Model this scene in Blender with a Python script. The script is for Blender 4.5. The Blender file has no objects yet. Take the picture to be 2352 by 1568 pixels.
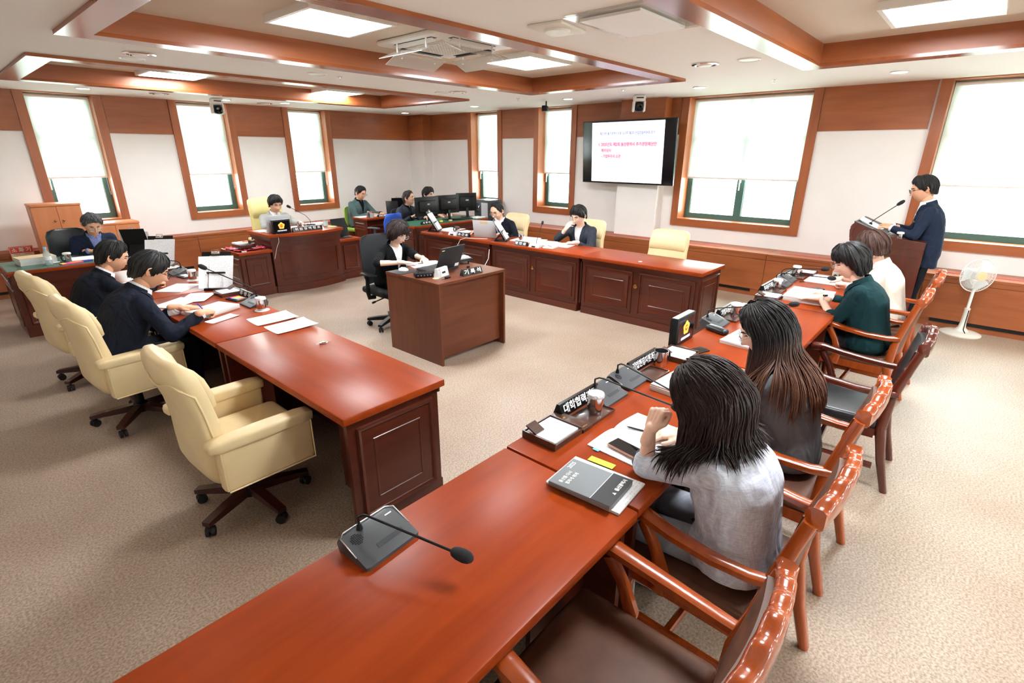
import bpy, bmesh, math, random
import numpy as np
from mathutils import Vector, Matrix, Euler
from mathutils.bvhtree import BVHTree
random.seed(7)
S = bpy.context.scene
COL = S.collection
R = math.radians
PI = math.pi
# ---------------------------------------------------------------- camera
cam = bpy.data.cameras.new('camera'); cam_o = bpy.data.objects.new('camera', cam); COL.objects.link(cam_o)
cam.sensor_width = 36; cam.lens = 17.993; cam.clip_start = .02; cam.clip_end = 200
_y, _p, _r = R(41.600), R(20.117), R(.1196)
_f = Vector((math.cos(_p)*math.cos(_y), math.cos(_p)*math.sin(_y), -math.sin(_p)))
_rt = Vector((math.sin(_y), -math.cos(_y), 0)); _up = _rt.cross(_f)
_r2 = _rt*math.cos(_r)+_up*math.sin(_r); _u2 = _up*math.cos(_r)-_rt*math.sin(_r)
cam_o.matrix_world = Matrix(((_r2.x,_u2.x,-_f.x,0),(_r2.y,_u2.y,-_f.y,0),(_r2.z,_u2.z,-_f.z,1.9),(0,0,0,1)))
S.camera = cam_o
# ---------------------------------------------------------------- sky, exposure
W = bpy.data.worlds.new('overcast_sky'); S.world = W; W.use_nodes = True
bg = W.node_tree.nodes['Background']; bg.inputs[0].default_value = (.92,.98,1,1); bg.inputs[1].default_value = 13.0
S.view_settings.view_transform = 'Standard'; S.view_settings.look = 'None'
S.view_settings.exposure = 0.88; S.view_settings.gamma = 1; S.view_settings.use_curve_mapping = False
LED = 38.0        # ceiling panel lamps
DOWN = 30.0       # round downlights
S.cycles.max_bounces = 7; S.cycles.diffuse_bounces = 5; S.cycles.glossy_bounces = 4
S.cycles.transmission_bounces = 6; S.cycles.transparent_max_bounces = 8
S.cycles.sample_clamp_indirect = 4; S.cycles.adaptive_threshold = .06; S.cycles.adaptive_min_samples = 20
# ---------------------------------------------------------------- materials
M = {}
def lin(c):
    return tuple(((v/255)/12.92 if v/255 <= .04045 else ((v/255+.055)/1.055)**2.4) for v in c)
def _new(name):
    m = bpy.data.materials.new(name); m.use_nodes = True; M[name] = m
    nt = m.node_tree; b = nt.nodes['Principled BSDF']
    return m, nt, b
def _coords(nt, scale=(1,1,1), kind='Object'):
    tc = nt.nodes.new('ShaderNodeTexCoord'); mp = nt.nodes.new('ShaderNodeMapping')
    nt.links.new(tc.outputs[kind], mp.inputs[0]); mp.inputs['Scale'].default_value = scale
    return mp.outputs[0]
def _noise(nt, vec, scale, detail=3, rough=.55):
    n = nt.nodes.new('ShaderNodeTexNoise'); n.inputs['Scale'].default_value = scale
    n.inputs['Detail'].default_value = detail; n.inputs['Roughness'].default_value = rough
    nt.links.new(vec, n.inputs['Vector']); return n.outputs['Fac']
def _ramp(nt, fac, stops):
    r = nt.nodes.new('ShaderNodeValToRGB'); el = r.color_ramp.elements
    while len(el) < len(stops): el.new(.5)
    for e, (p, c) in zip(el, stops): e.position = p; e.color = (*c, 1)
    nt.links.new(fac, r.inputs[0]); return r.outputs[0]
def _bump(nt, b, h, strength, dist=.01):
    u = nt.nodes.new('ShaderNodeBump'); u.inputs['Strength'].default_value = strength; u.inputs['Distance'].default_value = dist
    nt.links.new(h, u.inputs['Height']); nt.links.new(u.outputs[0], b.inputs['Normal'])
def plain(name, rgb, rough=.5, metal=0, coat=0, var=0, vscale=8, bump=0, bscale=60, bdist=.003, spec=.5, sheen=0, stretch=(1,1,1)):
    m, nt, b = _new(name); c = lin(rgb)
    b.inputs['Base Color'].default_value = (*c, 1); b.inputs['Roughness'].default_value = rough
    b.inputs['Metallic'].default_value = metal; b.inputs['Coat Weight'].default_value = coat
    b.inputs['Coat Roughness'].default_value = .06; b.inputs['Specular IOR Level'].default_value = spec
    if sheen: b.inputs['Sheen Weight'].default_value = sheen
    if var or bump: v = _coords(nt, stretch)
    if var:
        f = _noise(nt, v, vscale, 4)
        nt.links.new(_ramp(nt, f, [(.3, tuple(x*(1-var) for x in c)), (.7, tuple(min(1,x*(1+var)) for x in c))]), b.inputs['Base Color'])
    if bump: _bump(nt, b, _noise(nt, v, bscale, 3), bump, bdist)
    return m
def wood(name, dark, light, rough=.3, coat=0, axis='X', scale=1.0, bump=.05, crough=.05, spec=.5):
    m, nt, b = _new(name)
    st = {'X':(.9,9,9),'Y':(9,.9,9),'Z':(9,9,.9)}[axis]
    v = _coords(nt, tuple(s*scale for s in st))
    n1 = _noise(nt, v, 2.2, 6, .6)
    v2 = _coords(nt, tuple(s*scale for s in {'X':(.5,2,2),'Y':(2,.5,2),'Z':(2,2,.5)}[axis]))
    n2 = _noise(nt, v2, 1.3, 3)
    mx = nt.nodes.new('ShaderNodeMath'); mx.operation = 'MULTIPLY_ADD'; nt.links.new(n2, mx.inputs[0]); mx.inputs[1].default_value = .6
    md = nt.nodes.new('ShaderNodeMath'); md.operation = 'MULTIPLY'; nt.links.new(n1, md.inputs[0]); md.inputs[1].default_value = .5
    nt.links.new(md.outputs[0], mx.inputs[2])
    d, l = lin(dark), lin(light); mid = tuple((a+b_)/2 for a, b_ in zip(d, l))
    nt.links.new(_ramp(nt, mx.outputs[0], [(.36, d), (.54, mid), (.72, l)]), b.inputs['Base Color'])
    b.inputs['Roughness'].default_value = rough; b.inputs['Coat Weight'].default_value = coat
    b.inputs['Coat Roughness'].default_value = crough; b.inputs['Specular IOR Level'].default_value = spec
    if bump: _bump(nt, b, n1, bump, .002)
    return m
def emit(name, rgb, strength):
    m, nt, b = _new(name); c = lin(rgb)
    b.inputs['Base Color'].default_value = (*c, 1); b.inputs['Emission Color'].default_value = (*c, 1)
    b.inputs['Emission Strength'].default_value = strength; b.inputs['Roughness'].default_value = .4
    return m
def clear(name, rgb=(255,255,255), fac=.12, rough=.03):
    m, nt, b = _new(name); b.inputs['Base Color'].default_value = (*lin(rgb), 1); b.inputs['Roughness'].default_value = rough
    t = nt.nodes.new('ShaderNodeBsdfTransparent'); t.inputs[0].default_value = (*lin(rgb), 1)
    mx = nt.nodes.new('ShaderNodeMixShader'); mx.inputs[0].default_value = fac
    nt.links.new(t.outputs[0], mx.inputs[1]); nt.links.new(b.outputs[0], mx.inputs[2])
    nt.links.new(mx.outputs[0], nt.nodes['Material Output'].inputs[0]); return m
# surfaces
plain('wall_paint', (240,237,234), .75, var=.02, vscale=3, bump=.05, bscale=180)
plain('ceiling_paint', (236,233,228), .8)
plain('coffer_paint', (205,190,172), .8, bump=.15, bscale=90)
wood('wall_wood', (130,66,32), (162,90,48), .38, .0, 'X', .9, .03)
wood('wall_wood_y', (130,66,32), (162,90,48), .38, .0, 'Y', .9, .03)
wood('trim_wood', (134,68,34), (164,92,52), .35, .0, 'Z', .9, .03)
wood('desk_wood', (62,22,11), (92,36,18), .32, .1, 'X', .8, 0, .08)
wood('desk_top', (128,46,13), (160,64,20), .33, 0, 'X', .8, 0, spec=.14)
wood('chair_wood', (126,48,12), (170,76,24), .25, .7, 'Z', 1.2, .0, .05)
wood('dark_chair_wood', (66,20,12), (92,32,16), .25, .8, 'Z', 1.2, .0, .05)
wood('base_wood', (40,14,12), (70,26,20), .3, .4, 'X', 1.5, .0)
wood('recorder_wood', (84,40,22), (118,62,36), .42, 0, 'Z', .8, .02)
wood('recorder_wood_x', (84,40,22), (118,62,36), .36, 0, 'X', .8, .02)
wood('cabinet_wood', (186,108,62), (204,126,78), .42, 0, 'Z', .9, .02)
wood('tray_wood', (48,26,20), (84,52,40), .3, .3, 'X', 3)
wood('lectern_wood', (62,24,14), (88,38,24), .3, .3, 'Z', .8, .02)
def _floor():
    m, nt, b = _new('floor_vinyl'); v = _coords(nt, (1,1,1))
    n1 = _noise(nt, v, 95, 2, .6); n2 = _noise(nt, v, 1.3, 3)
    c1 = _ramp(nt, n1, [(.36, lin((146,128,112))), (.62, lin((188,169,152)))])
    c2 = _ramp(nt, n2, [(.3, lin((236,228,222))), (.7, (1,1,1))])
    mx = nt.nodes.new('ShaderNodeMix'); mx.data_type = 'RGBA'; mx.blend_type = 'MULTIPLY'; mx.inputs['Factor'].default_value = 1
    nt.links.new(c1, mx.inputs['A']); nt.links.new(c2, mx.inputs['B']); nt.links.new(mx.outputs['Result'], b.inputs['Base Color'])
    b.inputs['Roughness'].default_value = .46; b.inputs['Specular IOR Level'].default_value = .5
    _bump(nt, b, n1, .35, .004)
_floor()
def _blind():
    m, nt, b = _new('blind_fabric')
    d = nt.nodes.new('ShaderNodeBsdfDiffuse'); d.inputs[0].default_value = (.82,.84,.8,1)
    t = nt.nodes.new('ShaderNodeBsdfTranslucent'); t.inputs[0].default_value = (.9,.94,.9,1)
    mx = nt.nodes.new('ShaderNodeMixShader'); mx.inputs[0].default_value = .62
    nt.links.new(d.outputs[0], mx.inputs[1]); nt.links.new(t.outputs[0], mx.inputs[2])
    nt.links.new(mx.outputs[0], nt.nodes['Material Output'].inputs[0])
_blind()
clear('window_glass', (250,255,252), .06, .0)
clear('lens_glass', (250,250,250), .08, .0)
clear('acrylic', (240,240,236), .35, .1)
clear('clear_plastic', (225,235,235), .3, .1)
clear('desk_glass', (170,215,195), .35, .02)
plain('green_frame', (66,104,96), .35)
plain('white_plastic', (235,235,230), .4); plain('offwhite_plastic', (226,222,210), .45)
plain('black_plastic', (17,18,20), .45, spec=.3); plain('grey_plastic', (66,68,72), .45); plain('dark_grey', (40,42,46), .5)
plain('silver', (196,198,200), .28, 1); plain('chrome', (225,225,225), .08, 1); plain('steel', (205,205,208), .13, 1); plain('brass', (190,150,90), .25, 1)
plain('silver_plastic', (206,208,211), .4)
plain('paper', (244,244,244), .8, var=.015, vscale=20); plain('paper_edge', (225,225,222), .9, bump=.5, bscale=300, stretch=(1,1,30))
plain('cream_paper', (240,232,205), .8); plain('print_ink', (120,124,140), .8); plain('blue_ink', (40,50,140), .8)
plain('foam_black', (32,33,36), .95, bump=.6, bscale=500, bdist=.002)
plain('screen_black', (14,14,16), .12, spec=.5)
plain('plate_black', (20,20,22), .25); plain('plate_text', (240,240,238), .5)
emit('screen_white', (232,238,255), .62); emit('screen_text', (30,40,120), .15); emit('screen_pink', (255,196,218), .5); emit('screen_red', (200,50,90), .25)
emit('screen_line', (150,165,225), .7)
emit('led_panel', (246,252,255), LED); emit('led_round', (255,252,246), DOWN)
emit('emblem_yellow', (245,190,70), .35); emit('emblem_red', (225,60,35), .3); emit('emblem_text', (225,232,255), .4)
plain('beige_leather', (228,204,158), .42, var=.05, vscale=5, bump=.18, bscale=70, bdist=.002, stretch=(1,1,1))
plain('beige_fabric', (222,206,140), .6, var=.03, bump=.1)
plain('brown_leather', (92,58,42), .5, spec=.3, var=.22, vscale=9, bump=.12, bscale=40)
plain('black_leather', (26,27,30), .36, bump=.1, bscale=60)
plain('black_mesh', (26,27,30), .8, bump=.4, bscale=300)
plain('blue_fabric', (40,84,190), .75, bump=.2, bscale=200); plain('green_fabric', (130,160,60), .75)
plain('green_felt', (30,92,66), .6); plain('red_cloth', (168,22,48), .42, var=.4, vscale=40, bump=1, bscale=60, bdist=.01)
plain('red_strip', (196,84,84), .5); plain('rubber', (24,24,26), .6); plain('sign_red', (205,44,34), .4); plain('sign_cream', (238,226,190), .5)
plain('pen_blue', (40,60,190), .35); plain('pen_orange', (245,140,30), .35); plain('pen_red', (220,40,40), .35); plain('pen_black', (25,25,28), .35)
plain('tab_green', (178,222,60), .6); plain('tab_blue', (110,180,235), .6); plain('tab_yellow', (250,225,90), .6); plain('tab_pink', (240,60,140), .6); plain('tab_orange', (250,130,70), .6)
plain('kraft', (222,196,152), .7); plain('diary_grey', (120,124,128), .55, bump=.1, bscale=200); plain('diary_black', (42,44,48), .5, bump=.1, bscale=200)
plain('phone_glass', (16,17,20), .06); plain('rose_gold', (215,170,150), .3, .8)
plain('fan_blade', (225,230,235), .3); plain('fan_hub', (226,196,150), .4)
plain('crystal', (225,228,230), .15, .4, bump=1, bscale=120, bdist=.01)
# clothes, skin, hair
def fabric(name, rgb, rough=.85, var=.06, weave=0, rgb2=None):
    m, nt, b = _new(name); c = lin(rgb); v = _coords(nt, (1,1,1))
    b.inputs['Roughness'].default_value = rough; b.inputs['Specular IOR Level'].default_value = .12
    b.inputs['Sheen Weight'].default_value = .0
    f = _noise(nt, v, 9, 3); base = _ramp(nt, f, [(.3, tuple(x*(1-var) for x in c)), (.7, tuple(x*(1+var) for x in c))])
    if weave:
        va = _coords(nt, (weave, weave*.12, weave*.12)); vb = _coords(nt, (weave*.12, weave*.12, weave))
        na = _noise(nt, va, 1, 2, .7); nb = _noise(nt, vb, 1, 2, .7)
        ad = nt.nodes.new('ShaderNodeMath'); ad.operation = 'ADD'; nt.links.new(na, ad.inputs[0]); nt.links.new(nb, ad.inputs[1])
        ml = nt.nodes.new('ShaderNodeMath'); ml.operation = 'MULTIPLY'; nt.links.new(ad.outputs[0], ml.inputs[0]); ml.inputs[1].default_value = .5
        base = _ramp(nt, ml.outputs[0], [(.38, lin(rgb2)), (.6, c)])
    nt.links.new(base, b.inputs['Base Color'])
    vf = _coords(nt, (1,1,.6)); nn = nt.nodes.new('ShaderNodeTexNoise'); nn.inputs['Scale'].default_value = 8; nn.inputs['Detail'].default_value = 2; nn.inputs['Roughness'].default_value = .45; nn.inputs['Distortion'].default_value = 1.2; nt.links.new(vf, nn.inputs['Vector'])
    _bump(nt, b, nn.outputs['Fac'], .8, .035)
    return m
fabric('navy_suit', (30,34,46)); fabric('dark_navy', (25,28,37)); fabric('blue_navy', (32,40,58)); fabric('black_suit', (19,19,21))
fabric('grey_suit', (158,158,154)); fabric('green_jacket', (78,96,96)); fabric('slate_jacket', (52,56,66)); fabric('mid_grey_suit', (104,105,108))
fabric('plaid_grey', (222,227,238), weave=260, rgb2=(186,194,214)); fabric('dark_green', (22,50,54)); fabric('cream_jacket', (236,228,214))
fabric('white_shirt', (238,238,240), .8, .02); fabric('blue_shirt', (120,132,180), .8, .04); fabric('black_shirt', (20,20,22)); fabric('tie_blue', (60,90,170)); fabric('trouser_dark', (24,26,32)); fabric('trouser_grey', (150,154,164))
fabric('flower_print', (24,34,70), weave=90, rgb2=(200,210,225)); fabric('jean_blue', (110,140,180))
def skin(name, rgb):
    m, nt, b = _new(name); c = lin(rgb); v = _coords(nt)
    nt.links.new(_ramp(nt, _noise(nt, v, 14, 3), [(.3, tuple(x*f for x, f in zip(c, (.95,.88,.86)))), (.7, c)]), b.inputs['Base Color'])
    b.inputs['Roughness'].default_value = .5; b.inputs['Specular IOR Level'].default_value = .35
    b.inputs['Subsurface Weight'].default_value = .0
skin('skin_a', (236,186,158)); skin('skin_b', (222,168,136)); skin('skin_c', (244,204,182))
plain('lip', (188,110,100), .45); plain('lip_soft', (176,112,96), .5); plain('eye_dark', (38,26,22), .3)
def hairm(name, rgb, rgb2=None):
    m, nt, b = _new(name); v = _coords(nt, (90,90,10)); n = _noise(nt, v, 1, 3, .6)
    c = lin(rgb); c2 = lin(rgb2) if rgb2 else tuple(x*1.7+.004 for x in c)
    nt.links.new(_ramp(nt, n, [(.35, c), (.7, c2)]), b.inputs['Base Color'])
    b.inputs['Roughness'].default_value = .5; b.inputs['Specular IOR Level'].default_value = .3
    _bump(nt, b, n, .5, .004)
hairm('hair_black', (20,18,18)); hairm('hair_grey', (58,58,60), (98,98,100)); hairm('hair_brown', (50,32,26), (78,50,40)); hairm('hair_dark_brown', (30,22,22), (58,40,36))
def _tipped():
    m, nt, b = _new('hair_tipped'); tc = nt.nodes.new('ShaderNodeUVMap')
    sx = nt.nodes.new('ShaderNodeSeparateXYZ'); nt.links.new(tc.outputs[0], sx.inputs[0])
    nt.links.new(_ramp(nt, sx.outputs['Y'], [(.35, lin((26,22,22))), (.75, lin((92,58,44))), (1, lin((110,72,54)))]), b.inputs['Base Color'])
    b.inputs['Roughness'].default_value = .46; b.inputs['Specular IOR Level'].default_value = .3
_tipped()

wood('coffer_wood', (124,62,30), (154,84,46), .2, .0, 'X', .9, 0)
# ---------------------------------------------------------------- helpers
class MB:
    """collects simple solids into one mesh"""
    def __init__(s): s.v = []; s.f = []; s.X = Matrix.Identity(4); s.uv = None
    def at(s, loc=(0,0,0), rot=(0,0,0)):
        s.X = Matrix.Translation(loc) @ Euler(rot).to_matrix().to_4x4(); return s
    def add(s, vs, fs):
        n = len(s.v); X = s.X
        s.v += [tuple(X @ Vector(p)) for p in vs]; s.f += [tuple(i+n for i in f) for f in fs]; return s
    def box(s, c, d):
        x, y, z = c; a, b, h = d[0]/2, d[1]/2, d[2]/2
        vs = [(x+i*a, y+j*b, z+k*h) for k in (-1,1) for j in (-1,1) for i in (-1,1)]
        return s.add(vs, [(0,2,3,1),(4,5,7,6),(0,1,5,4),(2,6,7,3),(0,4,6,2),(1,3,7,5)])
    def b2(s, p, q): return s.box([(a+b)/2 for a, b in zip(p, q)], [abs(b-a) for a, b in zip(p, q)])
    def rbox(s, c, d, r=.01, seg=2):
        """box with rounded edges"""
        bm = bmesh.new(); bmesh.ops.create_cube(bm, size=1)
        for v in bm.verts: v.co = Vector((v.co.x*d[0], v.co.y*d[1], v.co.z*d[2]))
        r = min(r, min(d)*.49)
        bmesh.ops.bevel(bm, geom=bm.edges[:], offset=r, segments=seg, profile=.5, affect='EDGES')
        bm.verts.index_update()
        vs = [(v.co.x+c[0], v.co.y+c[1], v.co.z+c[2]) for v in bm.verts]; fs = [[v.index for v in f.verts] for f in bm.faces]
        bm.free(); return s.add(vs, fs)
    def prism(s, poly, h0, h1, axis='z'):
        """polygon (ccw) extruded along an axis"""
        n = len(poly)
        mk = {'z': lambda p, h: (p[0], p[1], h), 'y': lambda p, h: (p[0], h, p[1]), 'x': lambda p, h: (h, p[0], p[1])}[axis]
        vs = [mk(p, h0) for p in poly]+[mk(p, h1) for p in poly]
        fs = [tuple(range(n))[::-1], tuple(range(n, 2*n))]+[(i, (i+1) % n, n+(i+1) % n, n+i) for i in range(n)]
        return s.add(vs, fs)
    def loft(s, rings, caps=True, closed=True):
        n = len(rings[0]); vs = [p for r in rings for p in r]; fs = []
        for k in range(len(rings)-1):
            for i in range(n if closed else n-1):
                j = (i+1) % n; fs.append((k*n+i, k*n+j, (k+1)*n+j, (k+1)*n+i))
        if caps: fs += [tuple(range(n))[::-1], tuple(range((len(rings)-1)*n, len(rings)*n))]
        return s.add(vs, fs)
    def tube(s, pts, r, n=8, caps=True, flat=1.0, up=None, closed=False):
        """round bar along a path; r a number or one per point; flat squashes it along its second axis"""
        P = [Vector(p) for p in pts]; m = len(P); rr = r if hasattr(r, '__len__') else [r]*m
        rings = []; prev = None
        for i in range(m):
            if closed: t = (P[(i+1) % m]-P[i-1])
            else: t = (P[min(i+1, m-1)]-P[max(i-1, 0)])
            t = t.normalized() if t.length > 1e-9 else Vector((0,0,1))
            if prev is None:
                a = Vector(up) if up else (Vector((0,0,1)) if abs(t.z) < .9 else Vector((1,0,0)))
                a = (a-t*a.dot(t)).normalized()
            else:
                a = prev-t*prev.dot(t); a = a.normalized() if a.length > 1e-6 else t.orthogonal().normalized()
            prev = a; b = t.cross(a)
            rings.append([tuple(P[i]+(b*math.cos(q)+a*math.sin(q)*flat)*rr[i]) for q in [2*PI*k/n for k in range(n)]])
        if closed: rings.append(rings[0]); caps = False
        return s.loft(rings, caps)
    def cap(s, a, b, ra, rb, n=12, k=3):
        """tapered bar with round ends"""
        a, b = Vector(a), Vector(b); t = (b-a); L = t.length; t = t/L if L > 1e-6 else Vector((0,0,1))
        pts = []; rr = []
        for i in range(k, 0, -1):
            q = PI/2*i/k; pts.append(a-t*ra*math.sin(q)); rr.append(max(ra*math.cos(q), ra*.05))
        pts += [a, b]; rr += [ra, rb]
        for i in range(1, k+1):
            q = PI/2*i/k; pts.append(b+t*rb*math.sin(q)); rr.append(max(rb*math.cos(q), rb*.05))
        return s.tube(pts, rr, n)
    def cyl(s, c, r, h, n=20, r2=None, axis='z'):
        r2 = r if r2 is None else r2
        d = {'z': (0,0,h), 'x': (h,0,0), 'y': (0,h,0)}[axis]
        return s.tube([c, [a+b for a, b in zip(c, d)]], [r, r2], n)
    def lathe(s, prof, n=24, c=(0,0,0)):
        """profile of (radius, z)"""
        rings = [[(c[0]+r*math.cos(2*PI*k/n), c[1]+r*math.sin(2*PI*k/n), c[2]+z) for k in range(n)] for r, z in prof]
        return s.loft(rings)
    def ell(s, c, d, n=16, m=10):
        vs = []; fs = []
        rings = []
        for j in range(m+1):
            q = -PI/2+PI*j/m; cr = max(math.cos(q), .02)
            rings.append([(c[0]+d[0]*cr*math.cos(2*PI*k/n), c[1]+d[1]*cr*math.sin(2*PI*k/n), c[2]+d[2]*math.sin(q)) for k in range(n)])
        return s.loft(rings)
    def relief(s, w, h, prof):
        """mitred rectangle of (inset, height) steps in the xz plane, standing out towards -y; filled in the middle"""
        rings = []
        for i, d in prof:
            a, b = w/2-i, h/2-i; rings.append([(-a,-d,-b),(a,-d,-b),(a,-d,b),(-a,-d,b)])
        return s.loft(rings, False).add(rings[-1], [(0,1,2,3)])
    def grid(s, fn, nu, nv, flip=False):
        vs = [fn(i/nu, j/nv) for j in range(nv+1) for i in range(nu+1)]; w = nu+1
        fs = [(j*w+i, j*w+i+1, (j+1)*w+i+1, (j+1)*w+i) for j in range(nv) for i in range(nu)]
        return s.add(vs, [f[::-1] for f in fs] if flip else fs)
    def mesh(s, name, smooth=None):
        me = bpy.data.meshes.new(name); me.from_pydata(s.v, [], s.f)
        if smooth is not None:
            me.polygons.foreach_set('use_smooth', [True]*len(me.polygons))
            if smooth < 179: me.set_sharp_from_angle(angle=R(smooth))
        return me
    def build(s, name, mat, parent=None, loc=(0,0,0), rot=(0,0,0), smooth=38):
        return mobj(name, s.mesh(name, smooth), mat, parent, loc, rot)
def mobj(name, me, mat, parent=None, loc=(0,0,0), rot=(0,0,0)):
    for m in (mat if isinstance(mat, (list, tuple)) else [mat]):
        me.materials.append(M[m] if isinstance(m, str) else m)
    o = bpy.data.objects.new(name, me); COL.objects.link(o); o.location = loc; o.rotation_euler = rot; o.parent = parent
    return o
def tag(o, label, cat, group=None):
    o['label'] = label; o['category'] = cat
    if group: o['group'] = group
    return o
def thing(name, label, cat, loc=(0,0,0), rz=0, group=None):
    o = bpy.data.objects.new(name, None); COL.objects.link(o); o.location = loc; o.rotation_euler = (0,0,rz); o.empty_display_size = .1
    return tag(o, label, cat, group)
def struct(o): o['kind'] = 'structure'; return o
def copy_tree(o, label=None, loc=None, rz=None, parent=None):
    c = o.copy(); COL.objects.link(c); c.parent = parent
    if label: c['label'] = label
    if loc is not None: c.location = loc
    if rz is not None: c.rotation_euler = (0,0,rz)
    for ch in list(o.children): copy_tree(ch, parent=c)
    return c
TMP = bpy.data.scenes.new('workbench')
def evaluated(o):
    TMP.collection.objects.link(o); vl = TMP.view_layers[0]; vl.update()
    dg = vl.depsgraph; me = bpy.data.meshes.new_from_object(o.evaluated_get(dg), depsgraph=dg)
    TMP.collection.objects.unlink(o); d = o.data; isc = isinstance(d, bpy.types.Curve)
    bpy.data.objects.remove(o); (bpy.data.curves if isc else bpy.data.meshes).remove(d)
    return me
def remesh(mb, vox, iters=6, factor=.5):
    o = bpy.data.objects.new('blob', mb.mesh('blob'))
    r = o.modifiers.new('r', 'REMESH'); r.mode = 'VOXEL'; r.voxel_size = vox
    if iters: s = o.modifiers.new('s', 'SMOOTH'); s.factor = factor; s.iterations = iters
    return evaluated(o)
def arrays(me):
    n = len(me.vertices); v = np.empty(n*3); me.vertices.foreach_get('co', v)
    return v.reshape(-1, 3), [tuple(p.vertices) for p in me.polygons]
_tc = {}
def text(body, size, mat, parent, loc, rot=(0,0,0), name='lettering', bold=.012, space=1.0, width=None, extrude=.0006):
    key = (body, size, bold, space, width)
    if key not in _tc:
        c = bpy.data.curves.new('letters', 'FONT'); c.body = body; c.size = size; c.resolution_u = 3
        c.align_x = 'CENTER'; c.align_y = 'CENTER'; c.offset = bold*size; c.space_character = space; c.extrude = extrude
        me = evaluated(bpy.data.objects.new('letters', c))
        if width:
            xs = [v.co.x for v in me.vertices]; w = max(xs)-min(xs); m0 = (max(xs)+min(xs))/2
            for v in me.vertices: v.co.x = (v.co.x-m0)*width/w
        _tc[key] = me
    me = _tc[key]
    if me.materials: me = me.copy(); me.materials.clear()
    return mobj(name, me, mat, parent, loc, rot)
# ---------------------------------------------------------------- the room
XB, YA, CZ = 8.08, 10.12, 2.705          # wall with the television, wall behind the chairman, ceiling
X0, Y0 = -2.2, -4.6
REC = 2.865                               # ceiling inside the coffers
fl = struct(MB().b2((X0-.1,Y0-.6,-.1), (XB+.6,YA+.6,0)).build('floor', 'floor_vinyl'))
# --- walls with window openings; a run of boxes around each opening
def wall_run(name, along, base, t, lo, hi, opens, zb, zt):
    """wall plane at `base`, solid outwards by t; opens = [(a,b)] spans, opening from zb to zt"""
    mb = MB(); cur = lo
    def bx(a, b, z0, z1):
        if b-a < 1e-4: return
        if along == 'x': mb.b2((a,base,z0), (b,base+t,z1))
        else: mb.b2((base,a,z0), (base+t,b,z1))
    for a, b in opens:
        bx(cur, a, 0, REC+.1); bx(a, b, 0, zb); bx(a, b, zt, REC+.1); cur = b
    bx(cur, hi, 0, REC+.1)
    return struct(mb.build(name, 'wall_paint'))
WA = [(1.317,2.094), (3.162,3.955), (5.019,5.795)]
WB = [(-3.4,-2.62), (-1.15,.553), (1.928,3.616), (5.744,6.513), (7.544,8.317)]  # first span is the added window out of view past the fan
SILL = .925
wall_back = wall_run('wall_back', 'x', YA, .42, X0, XB+.42, WA, SILL, CZ)
wall_right = wall_run('wall_right', 'y', XB, .42, Y0, YA, WB, SILL, CZ)
wall_left = struct(MB().b2((X0-.15,Y0,0), (X0,YA+.42,REC+.1)).build('wall_left', 'wall_paint'))
WF = [(-1.2,.5), (1.7,3.4), (4.6,6.3)]  # openings for the added fill windows behind the camera
wall_front = wall_run('wall_front', 'x', Y0, -.42, X0-.15, XB+.42, WF, SILL, CZ)
# boxed column in the far corner and the column behind the television
struct(MB().b2((7.84,9.62,0), (XB,YA,CZ)).build('wall_corner_column', 'wall_paint'))
struct(MB().b2((7.86,3.90,.60), (XB,4.63,CZ)).build('wall_column', 'wall_paint'))
# --- wood: upper bands, window casings, reveals
BAND = 2.185
def band(name, along, base, lo, hi, sgn=-1):
    mb = MB()
    if along == 'x': mb.b2((lo,base,BAND), (hi,base-.014,CZ)); m = 'wall_wood'
    else: mb.b2((base,lo,BAND), (base-.014,hi,CZ)); m = 'wall_wood_y'
    return struct(mb.build(name, m))
k = 0
for lo, hi in [(X0,1.217), (2.204,3.058), (4.057,4.930), (5.906,7.84)]:
    k += 1; band('trim_%d' % k, 'x', YA, lo, hi)
for lo, hi in [(Y0,-3.5), (-2.52,-1.25), (.674,1.824), (3.727,3.90), (4.63,5.657), (6.619,7.454), (8.40,9.62)]:
    k += 1; band('trim_%d' % k, 'y', XB, lo, hi)
k += 1; struct(MB().b2((7.826,9.606,BAND), (7.84,YA,CZ)).b2((7.84,9.606,BAND), (XB,9.62,CZ)).build('trim_%d' % k, 'wall_wood_y'))
k += 1; struct(MB().b2((7.846,3.886,BAND), (7.86,4.644,CZ)).b2((7.86,3.886,BAND), (XB,3.90,CZ)).b2((7.86,4.63,BAND), (XB,4.644,CZ)).build('trim_%d' % k, 'wall_wood_y'))
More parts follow.
